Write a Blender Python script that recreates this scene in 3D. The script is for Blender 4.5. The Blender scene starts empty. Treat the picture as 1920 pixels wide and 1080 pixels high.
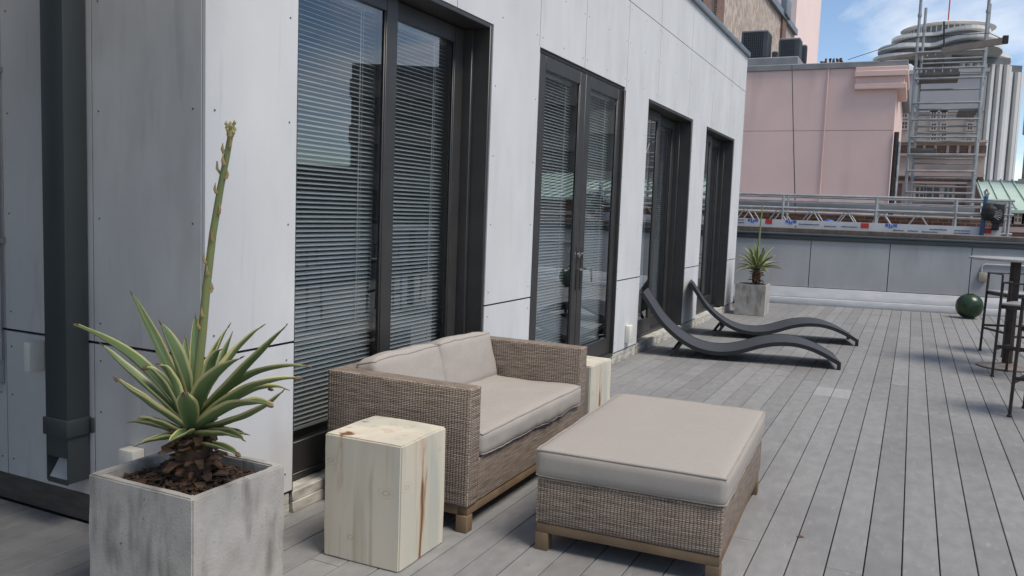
import bpy, bmesh, math, random
from mathutils import Vector, Matrix, noise
random.seed(7)
R = math.radians
sc = bpy.context.scene
COL = sc.collection
# ------------------------------------------------------------------ camera
YAW, PITCH, ROLL, FPX, CX, CH = 0.44657, 0.093706, 0.037614, 1557.2, 2.46, 1.42
fwd = Vector((-math.sin(YAW)*math.cos(PITCH), math.cos(YAW)*math.cos(PITCH), -math.sin(PITCH)))
rt0 = Vector((math.cos(YAW), math.sin(YAW), 0)); up0 = rt0.cross(fwd)
rt = rt0*math.cos(ROLL)+up0*math.sin(ROLL); upv = up0*math.cos(ROLL)-rt0*math.sin(ROLL)
CAM = Vector((CX, 0, CH))
cd = bpy.data.cameras.new('camera'); co = bpy.data.objects.new('camera', cd); COL.objects.link(co)
cd.sensor_width = 36; cd.lens = 36*FPX/1920; cd.clip_start = 0.05; cd.clip_end = 4000
co.matrix_world = Matrix(((rt.x, upv.x, -fwd.x, CX), (rt.y, upv.y, -fwd.y, 0), (rt.z, upv.z, -fwd.z, CH), (0, 0, 0, 1)))
sc.camera = co
sc.render.resolution_x, sc.render.resolution_y = 1024, 576
def at(x, y, Y):                       # point at depth Y seen in direction x, y
    d = fwd*FPX+rt*(x-960)+upv*(540-y)
    return CAM+d*(Y/d.y)
# ------------------------------------------------------------------ light
SUN_AZ, SUN_EL = R(102), R(60)          # clockwise from +Y
tosun = Vector((math.sin(SUN_AZ)*math.cos(SUN_EL), math.cos(SUN_AZ)*math.cos(SUN_EL), math.sin(SUN_EL)))
sl = bpy.data.lights.new('sun', 'SUN'); sl.energy = 2.7; sl.angle = R(26); sl.color = (1, 0.925, 0.82)
so = bpy.data.objects.new('sun', sl); COL.objects.link(so)
so.rotation_euler = (-tosun).to_track_quat('-Z', 'Y').to_euler()
w = bpy.data.worlds.new('World'); sc.world = w; w.use_nodes = True
nt = w.node_tree; nt.nodes.clear(); N = nt.nodes.new; Lk = nt.links.new
out = N('ShaderNodeOutputWorld'); bg = N('ShaderNodeBackground'); bg2 = N('ShaderNodeBackground'); mx = N('ShaderNodeMixShader')
sky = N('ShaderNodeTexSky'); sky.sky_type = 'NISHITA'; sky.sun_disc = False
sky.sun_elevation = SUN_EL; sky.sun_rotation = SUN_AZ; sky.air_density = 0.85; sky.dust_density = 0.15; sky.ozone_density = 1.6
Lk(sky.outputs[0], bg.inputs[0]); bg.inputs[1].default_value = 0.118
tc = N('ShaderNodeTexCoord'); mp = N('ShaderNodeMapping'); mp.inputs['Scale'].default_value = (1, 1, 3.2); mp.inputs['Location'].default_value = (0.35, 0.1, 0.2)
nz = N('ShaderNodeTexNoise'); nz.inputs['Scale'].default_value = 2.6; nz.inputs['Detail'].default_value = 9; nz.inputs['Roughness'].default_value = 0.58; nz.inputs['Distortion'].default_value = 0.5
cr = N('ShaderNodeValToRGB'); cr.color_ramp.elements[0].position = 0.47; cr.color_ramp.elements[1].position = 0.75
cr.color_ramp.elements[1].color = (0.85, 0.85, 0.85, 1)
Lk(tc.outputs['Generated'], mp.inputs[0]); Lk(mp.outputs[0], nz.inputs[0]); Lk(nz.outputs[0], cr.inputs[0])
bg2.inputs[0].default_value = (1, .97, .92, 1); bg2.inputs[1].default_value = 1.0
Lk(cr.outputs[0], mx.inputs[0]); Lk(bg.outputs[0], mx.inputs[1]); Lk(bg2.outputs[0], mx.inputs[2]); Lk(mx.outputs[0], out.inputs[0])
vs = sc.view_settings; vs.view_transform = 'Standard'; vs.look = 'None'; vs.exposure = 0.42; vs.gamma = 1.0; vs.use_curve_mapping = False
sc.render.engine = 'CYCLES'

# ------------------------------------------------------------------ materials
MATS = {}
def newmat(name):
    m = bpy.data.materials.new(name); m.use_nodes = True; MATS[name] = m
    nt = m.node_tree; b = nt.nodes['Principled BSDF']
    return m, nt, b
def surf(name, c1, c2=None, rough=0.7, scale=8, stretch=(1, 1, 1), bump=0.0, bscale=None, metal=0.0, vary=0.0, detail=6, lo=0.35, hi=0.65, coord='pos', spec=0.5, c3=None, s3=1.5, lo3=.5, hi3=.7, st3=(1, 1, 1)):
    m, nt, b = newmat(name); n = nt.nodes.new; l = nt.links.new
    b.inputs['Roughness'].default_value = rough; b.inputs['Metallic'].default_value = metal
    b.inputs['Specular IOR Level'].default_value = spec
    if c2 is None: c2 = tuple(x*0.85 for x in c1)
    if coord == 'pos': src = n('ShaderNodeNewGeometry').outputs['Position']
    elif coord == 'uv': src = n('ShaderNodeTexCoord').outputs['UV']
    else: src = n('ShaderNodeTexCoord').outputs['Object']
    mp = n('ShaderNodeMapping'); mp.inputs['Scale'].default_value = stretch; l(src, mp.inputs[0])
    nz = n('ShaderNodeTexNoise'); nz.inputs['Scale'].default_value = scale; nz.inputs['Detail'].default_value = detail; l(mp.outputs[0], nz.inputs[0])
    rp = n('ShaderNodeValToRGB'); rp.color_ramp.elements[0].position = lo; rp.color_ramp.elements[1].position = hi
    rp.color_ramp.elements[0].color = (*c1, 1); rp.color_ramp.elements[1].color = (*c2, 1); l(nz.outputs[0], rp.inputs[0])
    col = rp.outputs[0]
    if c3 is not None:
        mp3 = n('ShaderNodeMapping'); mp3.inputs['Scale'].default_value = st3; mp3.inputs['Location'].default_value = (3.1, 1.7, 5.3); l(src, mp3.inputs[0])
        n3 = n('ShaderNodeTexNoise'); n3.inputs['Scale'].default_value = s3; n3.inputs['Detail'].default_value = 7; l(mp3.outputs[0], n3.inputs[0])
        r3 = n('ShaderNodeMapRange'); r3.inputs['From Min'].default_value = lo3; r3.inputs['From Max'].default_value = hi3; l(n3.outputs[0], r3.inputs[0])
        mm = n('ShaderNodeMix'); mm.data_type = 'RGBA'; l(r3.outputs[0], mm.inputs[0]); l(col, mm.inputs[6]); mm.inputs[7].default_value = (*c3, 1)
        col = mm.outputs[2]
    if vary:
        oi = n('ShaderNodeObjectInfo'); mr = n('ShaderNodeMapRange'); mr.inputs['To Min'].default_value = 1-vary; mr.inputs['To Max'].default_value = 1+vary
        l(oi.outputs['Random'], mr.inputs[0]); hs = n('ShaderNodeHueSaturation'); l(mr.outputs[0], hs.inputs['Value']); l(col, hs.inputs['Color']); col = hs.outputs[0]
    l(col, b.inputs['Base Color'])
    if bump:
        bn = n('ShaderNodeBump'); bn.inputs['Strength'].default_value = bump; bn.inputs['Distance'].default_value = 0.01
        if bscale:
            n2 = n('ShaderNodeTexNoise'); n2.inputs['Scale'].default_value = bscale; n2.inputs['Detail'].default_value = 5; l(mp.outputs[0], n2.inputs[0]); l(n2.outputs[0], bn.inputs['Height'])
        else: l(nz.outputs[0], bn.inputs['Height'])
        l(bn.outputs[0], b.inputs['Normal'])
    return m
surf('panel', (.55, .55, .55), (.61, .61, .608), .75, 2.2, (1, 1, .55), .06, 40, c3=(.49, .49, .49), s3=2.4, lo3=.52, hi3=.9, st3=(2, 2, .6))
surf('panel_grey', (.31, .315, .315), (.36, .364, .364), .75, 2.2, (1, 1, .6), .05, 40)
surf('panel_end', (.47, .458, .44), (.53, .517, .497), .78, 3.0, (1, 1, .6), .06, 40, c3=(.40, .39, .375), s3=3.2, lo3=.5, hi3=.8, st3=(1.6, 1.6, .6))
surf('backing', (.02, .021, .022), None, .9)
surf('frame', (.032, .031, .031), (.042, .040, .038), .42, 6)
surf('coping', (.12, .145, .17), (.16, .18, .2), .45, 3)
surf('dark_coping', (.035, .042, .048), (.05, .058, .062), .45, 3)
surf('downspout', (.036, .044, .046), (.046, .055, .057), .5, 4, (1, 1, .4))
surf('track', (.55, .53, .47), (.34, .32, .28), .6, 9, (1, 1, 3), c3=(.16, .14, .11), s3=7, lo3=.58, hi3=.75)
surf('deck_wood', (.196, .192, .187), (.232, .228, .222), .72, 9, (2, .9, 1), .15, 55, vary=.12, c3=(.155, .152, .15), s3=1.6, lo3=.5, hi3=.85)
surf('deck_lit_patch', (.265, .264, .262), (.295, .294, .292), .72, 5, (5, .5, 1), .12, 55, vary=.06)  # deck wood lightened to paint in light thrown down by the glass
surf('subdeck', (.11, .104, .098), None, .95)
surf('white_plastic', (.68, .66, .58), (.6, .58, .51), .5, 10)
surf('white_paint', (.72, .73, .74), (.62, .63, .64), .5, 10)
surf('base_strip', (.56, .565, .57), (.48, .485, .49), .6, 4, (1, 1, 3))
surf('slat', (.86, .87, .86), (.80, .81, .80), .45, 5)
surf('interior', (.30, .30, .29), (.24, .24, .235), .9, 2)
surf('cord', (.8, .8, .79), None, .7)
surf('cushion', (.338, .307, .274), (.356, .324, .29), .92, 60, (1, 1, 1), .10, 700, spec=.2, c3=(.33, .298, .265), s3=2, lo3=.5, hi3=.95)
surf('piping', (.32, .285, .25), None, .9)
surf('base_wood', (.10, .085, .07), (.07, .06, .05), .85, 8, (1, 1, 4))
surf('screw', (.10, .10, .10), None, .5)
surf('teak', (.15, .098, .055), (.21, .142, .082), .65, 6, (1, 1, 1), .1, c3=(.11, .075, .045), s3=9, lo3=.5, hi3=.8)
surf('chrome', (.7, .7, .7), None, .18, metal=1)
surf('steel_dark', (.03, .024, .022), (.055, .042, .036), .5, 12, metal=.4)
surf('table_top', (.36, .35, .345), (.28, .275, .27), .4, 5)
surf('base_plate', (.30, .255, .22), (.16, .13, .11), .45, 6, metal=.3)
surf('lounger', (.031, .034, .039), (.043, .046, .052), .62, 260, (1, 1, 1), .12)
surf('lounger_edge', (.012, .013, .014), None, .5)
surf('soil', (.016, .010, .007), (.035, .021, .013), .95, 40, bump=.6)
surf('mulch', (.03, .017, .010), (.085, .048, .028), .95, 18, vary=.4)
surf('dead_leaf', (.055, .028, .014), (.15, .08, .04), .85, 25, vary=.4, coord='obj')
surf('stalk', (.16, .20, .075), (.22, .235, .09), .6, 14, (1, 1, .4))
surf('bract', (.30, .17, .07), (.38, .28, .12), .8, 30)
surf('bud', (.42, .36, .17), (.30, .26, .10), .75, 40, bump=.3)
surf('leaf_tip', (.22, .15, .09), (.10, .06, .035), .85, 30)
surf('jar_glaze', (.008, .028, .010), (.022, .045, .016), .28, 5, spec=.5)
surf('conduit', (.45, .46, .46), None, .45)
surf('outlet', (.25, .22, .17), (.33, .30, .24), .6, 9)
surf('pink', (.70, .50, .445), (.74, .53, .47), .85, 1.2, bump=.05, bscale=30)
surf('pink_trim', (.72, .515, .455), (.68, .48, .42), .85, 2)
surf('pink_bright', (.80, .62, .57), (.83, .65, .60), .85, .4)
surf('tan_stucco', (.42, .34, .28), (.30, .235, .19), .9, 5.5, bump=.4, bscale=8, lo=.3, hi=.7, detail=10, c3=(.50, .42, .36), s3=4.0, lo3=.45, hi3=.6)
surf('duct', (.20, .205, .205), (.16, .165, .165), .7, 2)
surf('roof_grey', (.25, .25, .255), (.2, .2, .2), .8, 3)
surf('beige', (.50, .44, .39), (.44, .39, .345), .9, .6)
surf('grey_render', (.46, .46, .465), (.42, .42, .425), .9, .5)
surf('stone_pink', (.54, .42, .37), (.47, .36, .315), .9, 1.2)
surf('tower_white', (.68, .665, .64), (.61, .60, .58), .8, .1)
surf('tower_dark', (.15, .155, .165), (.11, .115, .125), .4, .3)
surf('window_dark', (.025, .028, .032), (.04, .044, .05), .15, 2)
surf('copper_green', (.38, .50, .43), (.44, .55, .48), .7, 1)
surf('alu', (.50, .50, .485), (.36, .355, .345), .4, 5, metal=.5)
surf('galv', (.36, .365, .36), (.27, .275, .27), .5, 6, metal=.5)
surf('banner', (.62, .62, .63), (.54, .54, .55), .6, 3)
surf('banner_blue', (.06, .13, .42), (.09, .17, .5), .6, 6)
surf('banner_red', (.55, .05, .03), (.48, .04, .025), .6, 6)
surf('banner_ink', (.10, .11, .13), None, .6)
surf('blue_tarp', (.03, .09, .30), (.05, .12, .36), .6, 5)
surf('hoist_blue', (.015, .07, .16), (.03, .10, .2), .45, 6)
surf('hoist_black', (.010, .012, .012), (.02, .022, .02), .6, 6)
surf('plank', (.19, .175, .165), (.12, .11, .10), .85, 5)
surf('beam', (.34, .26, .21), (.27, .21, .17), .8, 4)
surf('rust', (.09, .035, .015), (.16, .065, .03), .9, 14)
surf('ac_grey', (.055, .062, .070), (.07, .078, .086), .55, 4)
surf('ac_grille', (.012, .013, .015), None, .6)
surf('rope', (.02, .02, .02), None, .9)
surf('ground', (.10, .10, .10), (.07, .08, .07), .9, .02)
surf('concrete', (.33, .31, .28), (.41, .388, .352), .92, 14, (1, 1, .8), .22, 130, c3=(.12, .108, .09), s3=7, lo3=.53, hi3=.78, st3=(1.8, 1.8, .5), lo=.3, hi=.7)
surf('opp_wall', (.22, .205, .19), (.18, .17, .155), .9, .4)
surf('opp_band', (.34, .31, .27), None, .9)

def brickmat(name, c1, c2, mortar, bw=.2, rh=.075, ms=.012, bump=.4, offset=.5):
    m, nt, b = newmat(name); n = nt.nodes.new; l = nt.links.new
    uv = n('ShaderNodeTexCoord'); br = n('ShaderNodeTexBrick')
    br.inputs['Scale'].default_value = 1; br.inputs['Brick Width'].default_value = bw; br.inputs['Row Height'].default_value = rh; br.inputs['Mortar Size'].default_value = ms
    br.inputs['Color1'].default_value = (*c1, 1); br.inputs['Color2'].default_value = (*c2, 1); br.inputs['Mortar'].default_value = (*mortar, 1)
    br.inputs['Mortar Smooth'].default_value = .6; br.offset = offset
    l(uv.outputs['UV'], br.inputs['Vector']); b.inputs['Roughness'].default_value = .85
    nz = n('ShaderNodeTexNoise'); nz.inputs['Scale'].default_value = 7; l(uv.outputs['UV'], nz.inputs[0])
    mr = n('ShaderNodeMapRange'); mr.inputs['From Min'].default_value = .3; mr.inputs['From Max'].default_value = .7; mr.inputs['To Min'].default_value = .8; mr.inputs['To Max'].default_value = 1.2; l(nz.outputs[0], mr.inputs[0])
    hs = n('ShaderNodeHueSaturation'); l(br.outputs['Color'], hs.inputs['Color']); l(mr.outputs[0], hs.inputs['Value']); l(hs.outputs[0], b.inputs['Base Color'])
    bn = n('ShaderNodeBump'); bn.inputs['Strength'].default_value = bump; bn.inputs['Distance'].default_value = .004; bn.invert = True
    l(br.outputs['Fac'], bn.inputs['Height']); l(bn.outputs[0], b.inputs['Normal'])
    return m
brickmat('brick', (.20, .085, .06), (.12, .06, .045), (.22, .19, .165))
brickmat('brick_ledge', (.17, .125, .10), (.12, .10, .085), (.145, .13, .115), bw=.11, rh=.2, ms=.014)
def wickermat():
    m, nt, b = newmat('wicker'); n = nt.nodes.new; l = nt.links.new
    uv = n('ShaderNodeTexCoord'); sx = n('ShaderNodeSeparateXYZ'); l(uv.outputs['UV'], sx.inputs[0])
    def math_(op, a_, b_=None, c_=None):
        k = n('ShaderNodeMath'); k.operation = op
        for i, v in enumerate((a_, b_, c_)):
            if v is None: continue
            if isinstance(v, (int, float)): k.inputs[i].default_value = v
            else: l(v, k.inputs[i])
        return k.outputs[0]
    row = math_('FLOOR', math_('DIVIDE', sx.outputs[1], .0078))
    par = math_('MULTIPLY', math_('MODULO', row, 2), .0)
    wob = n('ShaderNodeTexNoise'); wob.inputs['Scale'].default_value = 30; l(uv.outputs['UV'], wob.inputs[0])
    uu = math_('ADD', math_('ADD', math_('DIVIDE', sx.outputs[0], .0145), par), math_('MULTIPLY', wob.outputs[0], .6))
    cu = math_('ABSOLUTE', math_('SINE', math_('MULTIPLY', uu, math.pi)))
    vv = math_('ADD', math_('DIVIDE', sx.outputs[1], .0078), math_('MULTIPLY', wob.outputs[0], .4))
    cv = math_('ABSOLUTE', math_('SINE', math_('MULTIPLY', vv, math.pi)))
    h = math_('MULTIPLY', math_('POWER', cu, .45), math_('POWER', cv, .5))
    mp = n('ShaderNodeMapping'); mp.inputs['Scale'].default_value = (9, 140, 1); l(uv.outputs['UV'], mp.inputs[0])
    nz = n('ShaderNodeTexNoise'); nz.inputs['Scale'].default_value = 1; nz.inputs['Detail'].default_value = 3; l(mp.outputs[0], nz.inputs[0])
    rp = n('ShaderNodeValToRGB'); e = rp.color_ramp.elements; e[0].position = .3; e[0].color = (.17, .125, .094, 1); e[1].position = .68; e[1].color = (.46, .375, .302, 1); l(nz.outputs[0], rp.inputs[0])
    k = n('ShaderNodeMix'); k.data_type = 'RGBA'; k.inputs[6].default_value = (.04, .028, .02, 1); l(rp.outputs[0], k.inputs[7])
    mr = n('ShaderNodeMapRange'); mr.inputs['From Min'].default_value = -.25; mr.inputs['From Max'].default_value = .85; l(h, mr.inputs[0]); l(mr.outputs[0], k.inputs[0])
    l(k.outputs[2], b.inputs['Base Color']); b.inputs['Roughness'].default_value = .6; b.inputs['Specular IOR Level'].default_value = .3
    bn = n('ShaderNodeBump'); bn.inputs['Strength'].default_value = 1; bn.inputs['Distance'].default_value = .005; l(h, bn.inputs['Height']); l(bn.outputs[0], b.inputs['Normal'])
wickermat()
surf('wicker_rim', (.44, .34, .26), (.18, .125, .09), .6, 60, lo=.3, hi=.7)

def leafmat(name, green1, green2, margin):
    m, nt, b = newmat(name); n = nt.nodes.new; l = nt.links.new
    uv = n('ShaderNodeTexCoord'); sx = n('ShaderNodeSeparateXYZ'); l(uv.outputs['UV'], sx.inputs[0])
    s = n('ShaderNodeMath'); s.operation = 'SUBTRACT'; s.inputs[1].default_value = .5; l(sx.outputs[0], s.inputs[0])
    a = n('ShaderNodeMath'); a.operation = 'ABSOLUTE'; l(s.outputs[0], a.inputs[0])
    nz = n('ShaderNodeTexNoise'); nz.inputs['Scale'].default_value = 9; l(uv.outputs['UV'], nz.inputs[0])
    ad = n('ShaderNodeMath'); ad.operation = 'MULTIPLY_ADD'; ad.inputs[1].default_value = .08; l(nz.outputs[0], ad.inputs[0]); l(a.outputs[0], ad.inputs[2])
    rp = n('ShaderNodeValToRGB'); e = rp.color_ramp.elements
    e[0].position = .12; e[0].color = (*green1, 1); e[1].position = .53; e[1].color = (*margin, 1)
    k = e.new(.40); k.color = (*green2, 1); k = e.new(.46); k.color = (*[x*.85 for x in margin], 1)
    l(ad.outputs[0], rp.inputs[0])
    oi = n('ShaderNodeObjectInfo'); mr = n('ShaderNodeMapRange'); mr.inputs['To Min'].default_value = .8; mr.inputs['To Max'].default_value = 1.2; l(oi.outputs['Random'], mr.inputs[0])
    hs = n('ShaderNodeHueSaturation'); l(mr.outputs[0], hs.inputs['Value']); l(rp.outputs[0], hs.inputs['Color'])
    l(hs.outputs[0], b.inputs['Base Color']); b.inputs['Roughness'].default_value = .48
    return m
leafmat('agave', (.085, .145, .052), (.145, .20, .07), (.58, .52, .24))
def woodmat(name):
    m, nt, b = newmat(name); n = nt.nodes.new; l = nt.links.new
    tcx = n('ShaderNodeTexCoord')
    def noi(sc_, st, det=6, loc=(0, 0, 0)):
        mp = n('ShaderNodeMapping'); mp.inputs['Scale'].default_value = st; mp.inputs['Location'].default_value = loc; l(tcx.outputs['Object'], mp.inputs[0])
        z = n('ShaderNodeTexNoise'); z.inputs['Scale'].default_value = sc_; z.inputs['Detail'].default_value = det; z.inputs['Distortion'].default_value = .4; l(mp.outputs[0], z.inputs[0]); return z.outputs[0]
    def rng(s, a, b_):
        r = n('ShaderNodeMapRange'); r.inputs['From Min'].default_value = a; r.inputs['From Max'].default_value = b_; l(s, r.inputs[0]); return r.outputs[0]
    def mix(f, a, c):
        k = n('ShaderNodeMix'); k.data_type = 'RGBA'; l(f, k.inputs[0])
        if isinstance(a, tuple): k.inputs[6].default_value = (*a, 1)
        else: l(a, k.inputs[6])
        k.inputs[7].default_value = (*c, 1); return k.outputs[2]
    c = mix(rng(noi(9, (1, 1, .10)), .35, .65), (.65, .585, .465), (.57, .51, .405))
    c = mix(rng(noi(3.2, (1, 1, .25), 4, (2, 1.3, 0)), .43, .58), c, (.46, .46, .39))
    c = mix(rng(noi(26, (1, 1, .05), 5, (5, 1, 0)), .56, .72), c, (.44, .38, .28))
    c = mix(rng(noi(7, (1, 1, .16), 9, (1, 7, 3)), .61, .67), c, (.47, .34, .22))
    c = mix(rng(noi(7, (1, 1, .16), 9, (1, 7, 3)), .645, .69), c, (.16, .075, .035))
    for (kx, ky, kz, ks) in ((-.15, -.18, .40, 1), (.115, -.18, .31, 1.1), (.185, -.13, .33, .9), (.02, -.02, .51, .7), (-.05, -.18, .10, .8), (.18, .12, .42, .5)):
        mp = n('ShaderNodeMapping'); mp.vector_type = 'POINT'
        sb = n('ShaderNodeVectorMath'); sb.operation = 'SUBTRACT'; sb.inputs[1].default_value = (kx, ky, kz); l(tcx.outputs['Object'], sb.inputs[0])
        sc2 = n('ShaderNodeVectorMath'); sc2.operation = 'MULTIPLY'; sc2.inputs[1].default_value = (1, 1, 1.7) if kz < .5 else (1, .8, 1); l(sb.outputs[0], sc2.inputs[0])
        ln = n('ShaderNodeVectorMath'); ln.operation = 'LENGTH'; l(sc2.outputs[0], ln.inputs[0])
        nd = n('ShaderNodeMath'); nd.operation = 'MULTIPLY_ADD'; nd.inputs[1].default_value = .022; l(noi(18, (1, 1, 1), 3), nd.inputs[0]); l(ln.outputs['Value'], nd.inputs[2])
        sn = n('ShaderNodeMath'); sn.operation = 'SINE'; m1 = n('ShaderNodeMath'); m1.operation = 'MULTIPLY'; m1.inputs[1].default_value = 300; l(nd.outputs[0], m1.inputs[0]); l(m1.outputs[0], sn.inputs[0])
        fo = n('ShaderNodeMapRange'); fo.inputs['From Min'].default_value = .045*ks+.011; fo.inputs['From Max'].default_value = .012*ks+.011; fo.inputs['To Max'].default_value = .5; l(nd.outputs[0], fo.inputs[0])
        rr = n('ShaderNodeMapRange'); rr.inputs['From Min'].default_value = -.6; rr.inputs['From Max'].default_value = 1; l(sn.outputs[0], rr.inputs[0])
        mm = n('ShaderNodeMath'); mm.operation = 'MULTIPLY'; l(fo.outputs[0], mm.inputs[0]); l(rr.outputs[0], mm.inputs[1])
        c = mix(mm.outputs[0], c, (.38, .25, .14))
    l(c, b.inputs['Base Color']); b.inputs['Roughness'].default_value = .55
    return m
woodmat('stump')
def glassmat(name, tint=(.95, .985, .97), boost=2.3):
    m, nt, b = newmat(name); nt.nodes.clear(); n = nt.nodes.new; l = nt.links.new
    o = n('ShaderNodeOutputMaterial'); t = n('ShaderNodeBsdfTransparent'); t.inputs[0].default_value = (*tint, 1)
    g = n('ShaderNodeBsdfGlossy'); g.inputs['Roughness'].default_value = .0; g.inputs[0].default_value = (.95, .97, 1, 1)
    f = n('ShaderNodeFresnel'); f.inputs[0].default_value = 1.5
    k = n('ShaderNodeMath'); k.operation = 'MULTIPLY'; k.inputs[1].default_value = boost; k.use_clamp = True; l(f.outputs[0], k.inputs[0])
    mi = n('ShaderNodeMath'); mi.operation = 'MINIMUM'; mi.inputs[1].default_value = .8; l(k.outputs[0], mi.inputs[0])
    x = n('ShaderNodeMixShader'); l(mi.outputs[0], x.inputs[0]); l(t.outputs[0], x.inputs[1]); l(g.outputs[0], x.inputs[2]); l(x.outputs[0], o.inputs[0])
    return m
glassmat('glass')

def wear(name, col, scale, lo, hi, st=(1, 1, 1), amt=1.0, loc=(0, 0, 0)):
    nt = MATS[name].node_tree; b = nt.nodes['Principled BSDF']; n = nt.nodes.new; l = nt.links.new
    src = b.inputs['Base Color'].links[0].from_socket
    mp = n('ShaderNodeMapping'); mp.inputs['Scale'].default_value = st; mp.inputs['Location'].default_value = loc; l(n('ShaderNodeNewGeometry').outputs['Position'], mp.inputs[0])
    z = n('ShaderNodeTexNoise'); z.inputs['Scale'].default_value = scale; z.inputs['Detail'].default_value = 6; l(mp.outputs[0], z.inputs[0])
    r = n('ShaderNodeMapRange'); r.inputs['From Min'].default_value = lo; r.inputs['From Max'].default_value = hi; r.inputs['To Max'].default_value = amt; l(z.outputs[0], r.inputs[0])
    k = n('ShaderNodeMix'); k.data_type = 'RGBA'; l(r.outputs[0], k.inputs[0]); l(src, k.inputs[6]); k.inputs[7].default_value = (*col, 1); l(k.outputs[2], b.inputs['Base Color'])
wear('deck_wood', (.07, .065, .06), 34, .70, .76, amt=.7)                       # specks of grit
wear('deck_wood', (.30, .297, .29), 16, .60, .78, (1.6, .5, 1), .6, (4, 2, 0))   # scuffs
wear('deck_wood', (.13, .126, .12), 1.1, .56, .74, (1, 1, 1), .55, (9, 1, 0))    # old damp stains
wear('panel', (.36, .36, .355), 6, .62, .80, (3, 3, .22), .45)                  # drip streaks
wear('panel', (.30, .29, .28), 30, .70, .78, amt=.35, loc=(3, 1, 2))
wear('panel_end', (.30, .297, .29), 5, .58, .80, (2.5, 2.5, .3), .6)
wear('panel_grey', (.24, .242, .245), 4, .55, .80, (2, 2, .4), .5)
wear('pink', (.52, .37, .33), 1.4, .52, .80, (1.6, 1, .2), .6)
wear('pink', (.80, .62, .56), 3, .62, .80, (1, 1, .5), .35, (2, 0, 5))
wear('lounger', (.06, .063, .068), 9, .60, .80, amt=.5)
wear('concrete', (.05, .045, .04), 48, .69, .74, amt=.8)                        # pores
wear('concrete', (.46, .445, .42), 6, .60, .80, (1, 1, .6), .6, (7, 3, 1))
wear('cushion', (.29, .262, .235), 5, .62, .85, amt=.5)
wear('tower_white', (.40, .39, .375), .12, .5, .8, (1, 1, .15), .6)

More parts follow.
